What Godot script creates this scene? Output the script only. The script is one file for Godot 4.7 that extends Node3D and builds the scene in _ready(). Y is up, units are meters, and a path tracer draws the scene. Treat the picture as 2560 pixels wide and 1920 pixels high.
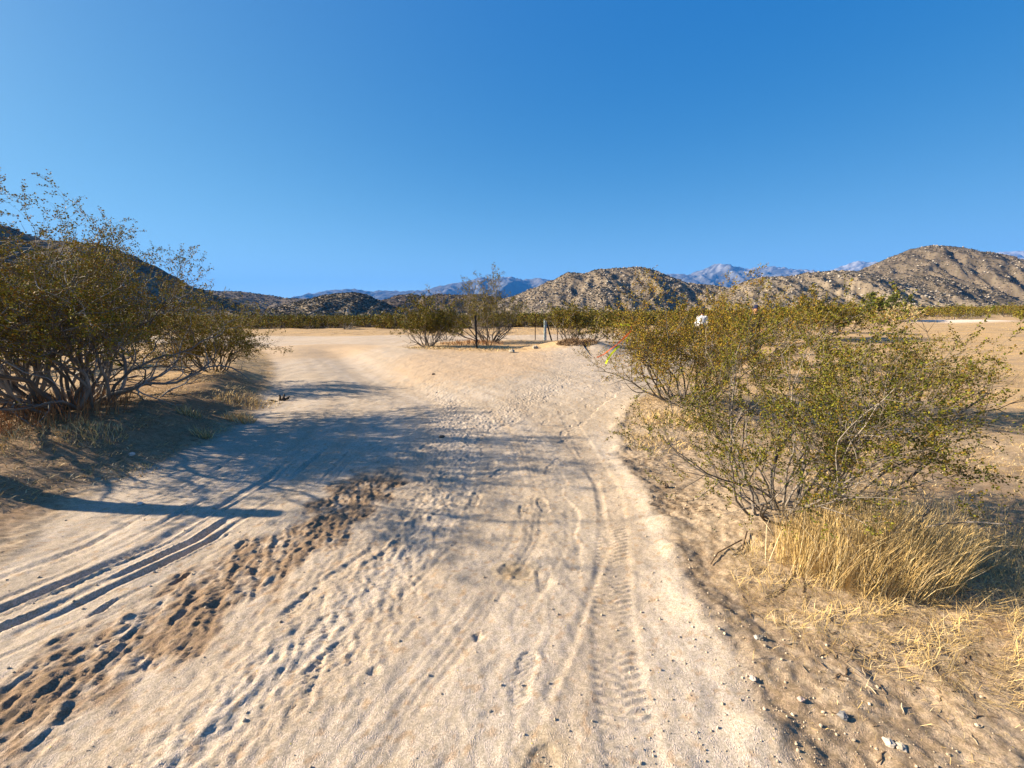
extends Node3D
# A sandy fork in a desert track between creosote bushes, boulder hills and far blue mountains. Metres, y up, the camera looks towards -z.

var EYE := Vector3(0, 1.55, 0)
var SUN_ELEV := 25.0
var SUN_FRONT := 5.5
const EXPO := 3.4

var used := {}
var mat := {}
var n_big := FastNoiseLite.new()
var n_mid := FastNoiseLite.new()
var n_fine := FastNoiseLite.new()
var n_rough := FastNoiseLite.new()
var n_col := FastNoiseLite.new()

# ---------------------------------------------------------------- naming
func numbered(called: String) -> String:
	var k: int = used.get(called, 0)
	used[called] = k + 1
	return called if k == 0 else "%s_%03d" % [called, k]

func tag(o: Node, label: String, category: String, group := "", kind := ""):
	if label: o.set_meta("label", label)
	if category: o.set_meta("category", category)
	if group: o.set_meta("group", group)
	if kind: o.set_meta("kind", kind)
	return o

func thing(called: String, label: String, category: String, at: Vector3, turn := 0.0, group := "") -> Node3D:
	var o := Node3D.new()
	o.name = numbered(called)
	add_child(o, true)
	o.position = at
	o.rotation.y = turn
	tag(o, label, category, group)
	return o

func part(called: String, mesh: Mesh, m: Material, parent: Node, kind := "") -> MeshInstance3D:
	var o := MeshInstance3D.new()
	o.name = called if parent != self else numbered(called)
	o.mesh = mesh
	o.material_override = m
	parent.add_child(o, true)
	if kind: o.set_meta("kind", kind)
	return o

func copy_of(src: Node3D, label: String, at: Vector3, turn: float, size: float, group := "") -> Node3D:
	var base := String(src.name).rstrip("0123456789").trim_suffix("_")
	var c: Node3D = src.duplicate()
	c.name = numbered(base)
	add_child(c, true)
	c.position = at
	c.rotation.y = turn
	c.scale = Vector3.ONE * size
	c.set_meta("label", label)
	if group: c.set_meta("group", group)
	elif c.has_meta("group"): c.remove_meta("group")
	return c

# ---------------------------------------------------------------- mesh collector
class MB:
	var v := PackedVector3Array()
	var n := PackedVector3Array()
	var c := PackedColorArray()
	var ix := PackedInt32Array()

	func tri(a: Vector3, b: Vector3, d: Vector3, col: Color):
		var nn := (d - a).cross(b - a).normalized()
		var k := v.size()
		v.append(a); v.append(b); v.append(d)
		n.append(nn); n.append(nn); n.append(nn)
		c.append(col); c.append(col); c.append(col)
		ix.append(k); ix.append(k + 1); ix.append(k + 2)

	func quad(a: Vector3, b: Vector3, d: Vector3, e: Vector3, col: Color):
		var nn := (d - a).cross(b - a).normalized()
		var k := v.size()
		v.append(a); v.append(b); v.append(d); v.append(e)
		n.append(nn); n.append(nn); n.append(nn); n.append(nn)
		c.append(col); c.append(col); c.append(col); c.append(col)
		ix.append(k); ix.append(k + 1); ix.append(k + 2)
		ix.append(k); ix.append(k + 2); ix.append(k + 3)

	func tube(p: PackedVector3Array, r: PackedFloat32Array, sides: int, col: Color, vary := 0.0, cap := false):
		var m := p.size()
		if m < 2: return
		var k := v.size()
		var side := Vector3.UP.cross(p[1] - p[0])
		if side.length() < 1e-4: side = Vector3.RIGHT
		side = side.normalized()
		for i in m:
			var d := (p[mini(i + 1, m - 1)] - p[maxi(i - 1, 0)]).normalized()
			side = (side - d * side.dot(d)).normalized()
			var up := d.cross(side)
			var cc := col
			if vary > 0.0:
				var f := 1.0 + vary * sin(float(i) * 2.4 + p[i].x * 37.0)
				cc = Color(col.r * f, col.g * f, col.b * f)
			for s in sides:
				var a := TAU * s / sides
				var o := side * cos(a) + up * sin(a)
				v.append(p[i] + o * r[i])
				n.append(o)
				c.append(cc)
		for i in m - 1:
			for s in sides:
				var a := k + i * sides + s
				var b := k + i * sides + (s + 1) % sides
				ix.append(a); ix.append(b + sides); ix.append(b)
				ix.append(a); ix.append(a + sides); ix.append(b + sides)
		if cap:
			for s in range(1, sides - 1):
				var b := k + (m - 1) * sides
				tri(v[b], v[b + s + 1], v[b + s], col)

	func mesh() -> ArrayMesh:
		var a := []
		a.resize(Mesh.ARRAY_MAX)
		a[Mesh.ARRAY_VERTEX] = v
		a[Mesh.ARRAY_NORMAL] = n
		a[Mesh.ARRAY_COLOR] = c
		a[Mesh.ARRAY_INDEX] = ix
		var m := ArrayMesh.new()
		m.add_surface_from_arrays(Mesh.PRIMITIVE_TRIANGLES, a)
		return m

func rv(r: RandomNumberGenerator) -> Vector3:
	return Vector3(r.randf_range(-1, 1), r.randf_range(-1, 1), r.randf_range(-1, 1))

func rng(s: int) -> RandomNumberGenerator:
	var r := RandomNumberGenerator.new()
	r.seed = s
	return r

func noise(n: FastNoiseLite, s: int, f: float, oct: int):
	n.seed = s
	n.noise_type = FastNoiseLite.TYPE_SIMPLEX_SMOOTH
	n.frequency = f
	n.fractal_type = FastNoiseLite.FRACTAL_FBM if oct > 1 else FastNoiseLite.FRACTAL_NONE
	n.fractal_octaves = oct

# ---------------------------------------------------------------- the lie of the land
const L_EDGE := [[6.0, -2.4], [0.0, -2.75], [-1.2, -2.9], [-2.33, -3.3], [-3.56, -3.75], [-4.67, -3.6], [-6.7, -4.35], [-9.0, -5.5], [-12.5, -7.6], [-18.0, -11.5], [-23.0, -20.0], [-24.0, -90.0], [-60.0, -90.0]]
const R_EDGE := [[6.0, 0.8], [0.0, 0.9], [-1.14, 0.96], [-2.07, 1.05], [-4.05, 1.16], [-5.4, 1.5], [-6.7, 2.1], [-9.0, 3.6], [-11.4, 5.0], [-15.5, 8.0], [-18.0, 9.5], [-23.0, 11.5], [-25.0, 14.0], [-60.0, 14.0]]
const DRIFT := [[6.0, -0.9], [0.0, -0.55], [-1.3, 0.0], [-2.5, 0.55], [-3.5, 0.66], [-5.0, 0.5], [-7.0, -0.1], [-12.0, -3.2], [-18.0, -7.0], [-60.0, -7.0]]
const BANK := [[6.0, 0.06], [-1.5, 0.1], [-2.6, 0.16], [-3.6, 0.28], [-5.0, 0.4], [-8.5, 0.36], [-14.0, 0.2], [-22.0, 0.0], [-60.0, 0.0]]

func along(t: Array, z: float) -> float:
	for k in range(1, t.size()):
		if z >= t[k][0]:
			var a: float = t[k - 1][0]
			var b: float = t[k][0]
			var f := clampf((a - z) / (a - b), 0.0, 1.0)
			return lerpf(t[k - 1][1], t[k][1], f)
	return t[t.size() - 1][1]

var leafless := 0
var row_l := 0.0
var row_r := 0.0
var row_c := 0.0
var row_b := 0.0
var row_z := 0.0
var m_road := 0.0
var m_damp := 0.0
var m_isle := 0.0
var m_pale := 0.0
var m_side := 0.0
var grooves := PackedFloat32Array()

func set_row(z: float):
	row_z = z
	row_l = along(L_EDGE, z)
	row_r = along(R_EDGE, z)
	row_c = along(DRIFT, z)
	row_b = along(BANK, z)

func groove(at: float, w: float, d: float, ridge := 0.35):
	for k in grooves.size():
		var x := -4.5 + 0.005 * k
		var t := absf(x - at) / w
		if t < 4.0:
			grooves[k] += -d * exp(-t * t * t * t) + ridge * d * exp(-pow((t - 1.55) / 0.45, 2.0))

func lay_grooves():
	grooves.resize(1700)
	var r := rng(5)
	for g in [[-3.42, 0.035, 0.012], [-3.2, 0.028, 0.013], [-2.98, 0.045, 0.025], [-2.74, 0.03, 0.03], [-2.62, 0.028, 0.02], [-2.44, 0.02, 0.010], [-3.62, 0.02, 0.008], [-1.42, 0.04, 0.006], [-1.05, 0.04, 0.006], [-0.35, 0.05, 0.003]]:
		groove(g[0], g[1], g[2])
	for k in 16:
		groove(-3.85 + 0.034 * k, 0.009, 0.005, 0.3)
	for k in 10:
		groove(-2.98 + 0.03 * k, 0.008, 0.005, 0.3)
	for k in 22:
		groove(r.randf_range(-3.9, -2.3), r.randf_range(0.007, 0.014), r.randf_range(0.003, 0.008))
	for k in 34:
		groove(r.randf_range(-2.3, 0.2), r.randf_range(0.01, 0.03), r.randf_range(-0.002, 0.003))

# Height of the ground; leaves the kind of ground in the m_ variables. set_row(z) comes first.
func height(x: float, z: float) -> float:
	var d := sqrt(x * x + z * z)
	var wob := 0.0
	if d < 60.0: wob = 0.16 * n_mid.get_noise_2d(x * 0.6, z * 0.6)
	var dl := row_l - x + wob
	var dr := x - row_r + wob * 0.7
	var h := 0.0
	# the fan that rises to the right and beyond
	var s := 0.85 * x - 0.25 * z - 8.0
	s = 0.5 * (s + sqrt(s * s + 16.0))
	h += 25.0 * (1.0 - exp(-0.022 * s / 25.0))
	if d < 400.0:
		h += n_big.get_noise_2d(x, z) * (0.05 + 0.0012 * minf(d, 200.0))
	# the track
	m_road = 0.0
	m_damp = 0.0
	m_isle = 0.0
	m_pale = 0.0
	m_side = 0.0
	if z > -40.0:
		var soft := 0.06 + 0.006 * absf(z)
		var far_end := smoothstep(-33.0, -30.5, z)
		m_road = (1.0 - smoothstep(-soft, soft, dl)) * (1.0 - smoothstep(-soft, soft, dr)) * far_end
		var ex := (x - 0.1) / 4.5
		var ez := (z + 18.7) / 4.1
		m_isle = 1.0 - smoothstep(0.75, 1.15, sqrt(ex * ex + ez * ez) + wob)
		m_road *= 1.0 - m_isle
		ex = (x + 0.4) / 5.6
		ez = (z + 17.0) / 9.0
		var e := ex * ex + ez * ez
		if e < 4.0: h += 0.21 * exp(-e * e * 1.1)
		# the small steep mound on the island's right
		ex = (x - 2.7 - (0.5 if x > 2.7 else 0.0)) / (0.85 if x > 2.7 else 1.6)
		ez = (z + 16.4) / 1.9
		e = ex * ex + ez * ez
		if e < 6.0: h += 0.42 * exp(-e)
		# sand slope left of the left fork, and the dip of the fork itself
		ex = (x + 8.0) / 3.4
		ez = (z + 17.0) / 4.5
		e = ex * ex + ez * ez
		if e < 6.0: h += 0.2 * exp(-e)
		var df := x - row_c + 1.4
		if z < -6.0: h -= 0.15 * exp(-df * df * 0.9) * smoothstep(-6.0, -8.5, z) * smoothstep(-22.0, -16.0, z)
		# bank on the left
		if dl > -0.3:
			h += row_b * smoothstep(-0.2, 1.15, dl) * (1.0 - 0.35 * smoothstep(2.5, 7.0, dl))
		# berm and rougher ground on the right
		if z > -12.0 and dr > -0.6:
			h += 0.05 * exp(-pow(dr / 0.12, 2.0)) * (0.6 + 0.9 * n_mid.get_noise_2d(z * 2.0, 7.0)) * smoothstep(-8.0, -5.0, z)
			m_side = smoothstep(-0.1, 0.35, dr)
			ex = (x - 2.1) / 1.0
			ez = (z + 2.75) / 0.75
			h += 0.10 * exp(-(ex * ex + ez * ez))
			ex = (x - 3.1) / 1.1
			ez = (z + 6.2) / 1.0
			h += 0.14 * exp(-(ex * ex + ez * ez))
	elif x > 20.0:
		var px := (x - 46.5) / 6.0
		var pz := (z + 42.5) / 3.4
		var e2 := px * px + pz * pz
		m_pale = 1.0 - smoothstep(0.8, 1.1, e2 + 0.15 * n_mid.get_noise_2d(x * 0.2, z * 0.2))
		if e2 < 4.0: h += 0.28 * exp(-e2)
	# relief
	if d < 45.0:
		var near := 1.0 - smoothstep(6.0, 14.0, d)
		var rough := 1.0 - 0.35 * m_road
		h += n_mid.get_noise_2d(x, z) * 0.022 * rough
		if d < 14.0:
			h += n_fine.get_noise_2d(x, z) * (0.011 - 0.007 * m_road)
		if near > 0.0 and m_road > 0.02:
			var xp := x - row_c
			var wander := 0.02 * n_mid.get_noise_2d(z * 0.35, 3.0) + 0.012 * n_fine.get_noise_2d(z * 0.25, xp * 0.4)
			var gi := (xp + wander + 4.5) / 0.005
			if gi > 0.0 and gi < 1698.0:
				var k := int(gi)
				var am := clampf(0.55 + 1.5 * n_mid.get_noise_2d(z * 0.5 + 40.0, floorf(xp * 7.0) * 3.1), 0.0, 1.2) * (1.0 - smoothstep(3.6, 6.5, d))
				h += lerpf(grooves[k], grooves[k + 1], gi - k) * m_road * am
			# scuffed, hummocky trails where people walked
			var tr := exp(-pow((x - 0.6 * row_c + 1.05 + wob) / 0.32, 2.0)) + 0.18 * exp(-pow((x - 0.3 * row_c - 0.05 + wob) / 0.3, 2.0))
			if z < -4.0: tr = maxf(tr, 0.9 * exp(-pow((x + 0.42 * (z + 5.6) + 0.4 - wob) / 0.45, 2.0)))
			tr += 0.12
			var wx := x + 0.03 * n_mid.get_noise_2d(x * 3.0, z * 3.0)
			var s1 := smoothstep(-0.07, 0.10, n_fine.get_noise_2d(wx * 1.9 - z * 0.45 + 9.0, z * 0.5 + x * 0.3))
			var s2 := smoothstep(-0.06, 0.12, n_fine.get_noise_2d(wx * 2.6 - z * 0.5 + 40.0, z * 1.0 + x * 0.4))
			h += m_road * near * minf(tr, 1.0) * (0.0048 * (1.0 - s1) + 0.0046 * s2 - 0.003)
			# the damp strip with its broken crust
			var dw := 0.37 - 0.12 * smoothstep(-2.4, -3.8, z)
			var rag := 0.16 * n_fine.get_noise_2d(x * 0.5, z * 0.35) + 0.8 * wob
			m_damp = (1.0 - smoothstep(0.35, 1.15, absf(xp + 1.97 + 1.3 * rag) / dw)) * smoothstep(-4.2, -3.3, z)
			if m_damp > 0.0:
				var q := n_rough.get_noise_2d(x * 0.8, z * 0.35 + 0.3 * x)
				h += m_damp * (0.0062 * (1.0 - s1) + 0.005 * s2 + 0.009 * smoothstep(-0.05, 0.05, n_fine.get_noise_2d(wx * 1.0 - 0.35 * z, z * 0.22)) + 0.006 * q - 0.017)
			# tyre tread beside the right edge
			var tx := x - lerpf(0.42, 0.86, smoothstep(-1.0, -3.6, z))
			if absf(tx) < 0.13 and z > -6.0:
				h -= 0.006 * (1.0 - smoothstep(0.09, 0.13, absf(tx)))
				h += 0.007 * clampf(0.45 + 1.6 * n_mid.get_noise_2d(z * 1.1, 77.0) + n_fine.get_noise_2d(x, z), 0.0, 1.0) * sin(z * 165.0 + 22.0 * absf(tx) + 2.0 * wob) * (1.0 - smoothstep(0.02, 0.06, absf(absf(tx) - 0.05)))
	elif d < 200.0:
		h += n_mid.get_noise_2d(x * 0.3, z * 0.3) * 0.05
	return h

func ground_y(x: float, z: float) -> float:
	set_row(z)
	return height(x, z)

func at(x: float, z: float, down := 0.02) -> Vector3:
	return Vector3(x, ground_y(x, z) - down, z)

# ---------------------------------------------------------------- the ground sheet
func lines(core: float, step: float, growth: float, far: float, near_growth: float, near_end: float) -> PackedFloat32Array:
	var half := PackedFloat32Array()
	var x := 0.0
	var w := step
	while x < far:
		half.append(x)
		if x > core: w *= 1.0 + (near_growth if x < near_end else growth)
		x += w
	half.append(far)
	return half

func build_ground():
	lay_grooves()
	var left := lines(2.2, 0.0125, 0.055, 16000.0, 0.013, 7.5)
	var xs := PackedFloat32Array()
	for q in range(left.size() - 1, 0, -1): xs.append(-left[q])
	xs.append_array(lines(2.4, 0.0125, 0.055, 16000.0, 0.02, 5.0))
	var zs := PackedFloat32Array()
	var z := 40.0
	while z > 0.9:
		zs.append(z)
		z -= maxf(0.15, (z - 0.9) * 0.3)
	z = 0.7
	while z > -0.75:
		zs.append(z)
		z -= 0.08
	while z > -16000.0:
		zs.append(z)
		z -= clampf(z * z / 1000.0, 0.0092, 0.05 * absf(z) + 0.02)
	zs.append(-16000.0)
	var nx := xs.size()
	var nz := zs.size()
	var total := nx * nz
	var hh := PackedFloat32Array()
	hh.resize(total)
	var col := PackedColorArray()
	col.resize(total)
	var road := PackedByteArray()
	road.resize(total)
	var k := 0
	for j in nz:
		z = zs[j]
		set_row(z)
		for i in nx:
			var x := xs[i]
			hh[k] = height(x, z)
			var d := absf(x) + absf(z)
			# what the ground is made of here
			var a := n_col.get_noise_2d(x, z)
			var b := n_mid.get_noise_2d(x * 1.7 + 50.0, z * 1.7) if d < 60.0 else 0.0
			var f := n_fine.get_noise_2d(x * 1.4 + 90.0, z * 1.4) if d < 12.0 else 0.0
			var soil := Color(0.31, 0.238, 0.152).lerp(Color(0.47, 0.388, 0.268), clampf(0.45 + 0.9 * a + 0.6 * b + 0.9 * f, 0, 1))
			var field := 0.0
			if d > 5.0:
				field = smoothstep(6.0, 16.0, d) * clampf(0.6 + 0.9 * b + 0.5 * a, 0, 1)
				soil = soil.lerp(Color(0.53, 0.37, 0.18), field)
			if d > 70.0:
				soil = soil.lerp(Color(0.30, 0.235, 0.13), smoothstep(70.0, 260.0, d) * 0.8)
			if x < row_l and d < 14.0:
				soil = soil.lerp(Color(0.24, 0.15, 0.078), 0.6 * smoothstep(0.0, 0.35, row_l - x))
			if m_side > 0.0 and d < 9.0:
				soil = soil.lerp(Color(0.24, 0.155, 0.085), clampf(-0.05 + 1.5 * b + 1.6 * f, 0, 0.75) * smoothstep(0.3, 1.6, x - row_r))
			var sand := Color(0.515, 0.458, 0.362).lerp(Color(0.45, 0.388, 0.288), clampf(0.45 + 0.8 * a + 0.6 * b, 0, 1))
			sand = sand.lerp(Color(0.56, 0.455, 0.325), clampf(smoothstep(-9.0, -14.0, z) * (0.35 + b), 0, 0.6))
			if d < 40.0:
				var band := n_mid.get_noise_2d((x - row_c) * 1.1, z * 0.05)
				sand = sand.lerp(Color(0.40, 0.33, 0.232), clampf(0.9 * band + 0.05, 0, 0.5))
			var hx := (x + 1.2) / 2.6
			var hz := (z + 12.8) / 4.2
			sand = sand.lerp(Color(0.50, 0.355, 0.20), 0.5 * (1.0 - smoothstep(0.6, 1.2, hx * hx + hz * hz + 0.5 * b)))
			hx = (x + 9.0) / 3.4
			hz = (z + 17.0) / 4.5
			sand = sand.lerp(Color(0.52, 0.38, 0.22), 0.6 * (1.0 - smoothstep(0.6, 1.2, hx * hx + hz * hz + 0.5 * b)))
			if f > 0.32: sand = sand.lerp(Color(0.36, 0.25, 0.14), minf(0.6, (f - 0.32) * 4.0))
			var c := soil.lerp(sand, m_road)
			if m_isle > 0.0: c = c.lerp(Color(0.56, 0.41, 0.225), m_isle * 0.7)
			if m_damp > 0.0: c = c.lerp(Color(0.265, 0.195, 0.125), minf(1.0, m_damp * 1.25) * clampf(0.9 + 0.8 * b + 0.7 * f, 0, 1))
			if m_pale > 0.0: c = c.lerp(Color(0.78, 0.68, 0.54), m_pale)
			var sp := fposmod(sin(x * 127.1 + z * 311.7) * 43758.5453, 1.0) - 0.5
			var g := 1.0 + 0.10 * f + sp * (0.10 if m_road > 0.5 else 0.42) * (1.0 - smoothstep(4.0, 12.0, d))
			g *= 1.12
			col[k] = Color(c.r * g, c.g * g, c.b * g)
			road[k] = 2 if m_pale > 0.5 else (1 if m_road > 0.5 else 0)
			k += 1
	stamp(xs, zs, hh, col)
	# normals
	var v := PackedVector3Array()
	var n := PackedVector3Array()
	var uv := PackedVector2Array()
	v.resize(total)
	n.resize(total)
	uv.resize(total)
	k = 0
	for j in nz:
		var jn := mini(j + 1, nz - 1)
		var jp := maxi(j - 1, 0)
		var iz := 1.0 / (zs[jn] - zs[jp])
		for i in nx:
			var ip := mini(i + 1, nx - 1)
			var im := maxi(i - 1, 0)
			var gx := (hh[j * nx + ip] - hh[j * nx + im]) / (xs[ip] - xs[im])
			var gz := (hh[jn * nx + i] - hh[jp * nx + i]) * iz
			v[k] = Vector3(xs[i], hh[k], zs[j])
			n[k] = Vector3(-gx, 1.0, -gz).normalized()
			uv[k] = Vector2(xs[i], zs[j]) * 1.15
			k += 1
	for cls in 3:
		var re := PackedInt32Array()
		re.resize(total)
		re.fill(-1)
		var v2 := PackedVector3Array()
		var n2 := PackedVector3Array()
		var c2 := PackedColorArray()
		var u2 := PackedVector2Array()
		var ix := PackedInt32Array()
		for j in nz - 1:
			for i in nx - 1:
				var p := j * nx + i
				if road[p] != cls: continue
				for q in [p, p + 1, p + nx, p + nx + 1]:
					if re[q] < 0:
						re[q] = v2.size()
						v2.append(v[q])
						n2.append(n[q])
						c2.append(col[q])
						u2.append(uv[q])
				var a := re[p]
				var b := re[p + 1]
				var c := re[p + nx]
				var e := re[p + nx + 1]
				ix.append(a); ix.append(c); ix.append(e)
				ix.append(a); ix.append(e); ix.append(b)
		var arr := []
		arr.resize(Mesh.ARRAY_MAX)
		arr[Mesh.ARRAY_VERTEX] = v2
		arr[Mesh.ARRAY_NORMAL] = n2
		arr[Mesh.ARRAY_COLOR] = c2
		arr[Mesh.ARRAY_TEX_UV] = u2
		arr[Mesh.ARRAY_INDEX] = ix
		var me := ArrayMesh.new()
		me.add_surface_from_arrays(Mesh.PRIMITIVE_TRIANGLES, arr)
		var o := part(["ground", "dirt_road", "sand_patch"][cls], me, mat.ground, self, "structure")
		tag(o, ["brown desert soil with dry litter and straw-coloured stubble", "pale sandy track with ruts, footprints and a fork", "bare pale sand patch on the plain before the big hill"][cls], "")
	print("ground ", nx, " x ", nz)

# Footprints, scuffs and clods pressed into the near sand.
func stamp(xs: PackedFloat32Array, zs: PackedFloat32Array, hh: PackedFloat32Array, col: PackedColorArray):
	var nx := xs.size()
	var r := rng(11)
	var minus := PackedFloat32Array()
	for z in zs: minus.append(-z)
	var marks := []   # x, z, turn, length, width, depth, kind (0 shoe, 1 scuff, 2 clod or pit)
	for t in [[[-0.95, -1.0], [-0.75, -2.0], [-0.35, -3.4], [0.1, -4.6], [1.0, -7.0], [2.4, -9.5]], [[-1.3, -1.0], [-0.9, -2.2], [-0.6, -3.6], [-0.3, -5.0], [0.6, -7.0], [1.6, -9.5]], [[0.2, -0.9], [0.15, -1.9], [0.2, -3.0], [0.5, -4.5], [1.2, -6.5], [2.9, -9.5]], [[-1.0, -3.5], [-1.2, -5.0], [-0.4, -6.2], [1.3, -8.0], [2.6, -9.0]], [[-2.4, -2.0], [-2.1, -3.0], [-1.8, -4.2], [-1.3, -5.4], [0.2, -6.5]]]:
		for q in t.size() - 1:
			var a := Vector2(t[q][0], t[q][1])
			var b := Vector2(t[q + 1][0], t[q + 1][1])
			var m := int(a.distance_to(b) / 0.62) + 1
			for w in m:
				var p := a.lerp(b, (w + r.randf()) / m)
				var side := Vector2(b.y - a.y, a.x - b.x).normalized() * r.randf_range(-0.14, 0.14)
				p += side
				marks.append([p.x, p.y, atan2(b.x - a.x, a.y - b.y) + r.randf_range(-0.35, 0.35), 0.14, 0.052, r.randf_range(0.003, 0.007), 0])
	for w in 14:
		var zz := -0.9 - pow(r.randf(), 1.7) * 8.0
		var xx := r.randf_range(-1.55, 0.75) + along(DRIFT, zz) * 0.5
		if r.randf() < 0.55: xx = along(DRIFT, zz) * 0.6 - 1.05 + r.randf_range(-0.42, 0.42)
		marks.append([xx, zz, r.randf_range(0.0, 0.9), r.randf_range(0.02, 0.08), r.randf_range(0.012, 0.028), r.randf_range(0.002, 0.012), 1])
	for w in 14:
		var zz2 := -0.85 - pow(r.randf(), 1.4) * 3.0
		var xx2 := along(DRIFT, zz2) - 1.97 + r.randf_range(-0.4, 0.4)
		marks.append([xx2, zz2, r.randf_range(-0.2, 1.3), r.randf_range(0.02, 0.08), r.randf_range(0.01, 0.028), r.randf_range(-0.014, 0.022), 2])
	for w in 24:
		var zz3 := -1.0 - pow(r.randf(), 1.3) * 3.6
		var xx3 := along(DRIFT, zz3) + r.randf_range(-3.3, -2.3)
		marks.append([xx3, zz3, r.randf_range(0.1, 0.6), r.randf_range(0.02, 0.09), r.randf_range(0.012, 0.026), r.randf_range(-0.006, 0.014), 2])
	for q in [[0.06, -2.17, 0.06, 0.007], [-0.04, -2.2, 0.045, 0.006], [0.1, -1.12, 0.06, 0.008], [-0.42, -1.02, 0.06, 0.01]]:
		marks.append([q[0], q[1], 0.5, q[2] * 1.3, q[2], q[3], 3])
	for m in marks:
		var reach: float = maxf(m[3], m[4]) * 1.6 + 0.01
		var i0 := xs.bsearch(m[0] - reach)
		var i1 := xs.bsearch(m[0] + reach)
		var j0 := minus.bsearch(-m[1] - reach)
		var j1 := minus.bsearch(-m[1] + reach)
		var ca := cos(m[2])
		var sa := sin(m[2])
		for j in range(j0, j1):
			for i in range(i0, i1):
				var dx: float = xs[i] - m[0]
				var dz: float = zs[j] - m[1]
				var u: float = (dx * sa - dz * ca) / m[3]
				var w: float = (dx * ca + dz * sa) / m[4]
				var t := 0.0
				if m[6] == 0:
					w /= 1.0 - 0.28 * exp(-pow((u + 0.25) / 0.35, 2.0))
					t = pow(absf(u), 2.6) + pow(absf(w), 2.6)
				else:
					t = u * u + w * w + 0.35 * n_rough.get_noise_2d(xs[i] * 2.0, zs[j] * 2.0)
				if t > 3.4: continue
				var dep: float = m[5]
				var dh: float = -dep * (1.0 - smoothstep(0.65, 1.0, t)) + 0.4 * absf(dep) * exp(-pow((t - 1.35) / 0.45, 2.0)) * (0.6 + 0.4 * u)
				if m[6] == 0 and t < 0.9:
					dh += 0.0035 * sin(u * 38.0) * sin(w * 11.0)
				var p := j * nx + i
				hh[p] += dh
				if m[6] == 3:
					var f := 1.0 - 0.28 * (1.0 - smoothstep(0.2, 1.8, t))
					col[p] = Color(col[p].r * f, col[p].g * f * 0.97, col[p].b * f * 0.9)

# ---------------------------------------------------------------- bushes
# cfg: h, w, stems, seed, leaf, dens, lo (stems lean at most), bark, tint
func grow(cfg: Dictionary) -> Dictionary:
	var r := rng(cfg.seed)
	var leaves := MB.new()
	var limbs := []
	var one := MB.new()
	var h: float = cfg.h
	var w: float = cfg.w
	for s in int(cfg.stems):
		var mb := MB.new() if cfg.get("apart", false) else one
		var az: float = TAU * (s + r.randf_range(-0.4, 0.4)) / cfg.stems * 2.618
		var tilt: float = lerpf(0.05, cfg.get("lo", 1.25), pow(r.randf(), cfg.get("up", 0.62)))
		var d := Vector3(cos(az) * sin(tilt), cos(tilt), sin(az) * sin(tilt))
		var wa: float = w * lerpf(1.0, cfg.get("deep", 1.0), absf(sin(az)))
		var full: float = cfg.get("full", 2.0)
		var reach := pow(pow(sin(tilt) / wa, full) + pow(cos(tilt) / h, full), -1.0 / full)
		reach *= r.randf_range(0.72, 1.0) * (1.0 + cfg.get("bias", 0.0) * cos(az))
		var shoot: bool = r.randf() < cfg.get("shoots", 0.12)
		if shoot: reach *= cfg.get("shoot", 1.12)
		var p := Vector3(cos(az), 0, sin(az)) * r.randf_range(0.02, cfg.get("foot", 0.14)) + Vector3(0, -0.06, 0)
		branch(r, cfg, 0, p, d, reach, cfg.get("thick", 0.017) * r.randf_range(0.7, 1.25), mb, leaves)
		if cfg.get("apart", false): limbs.append(mb)
	if not cfg.get("apart", false): limbs.append(one)
	return {"limbs": limbs, "leaves": leaves}

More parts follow.
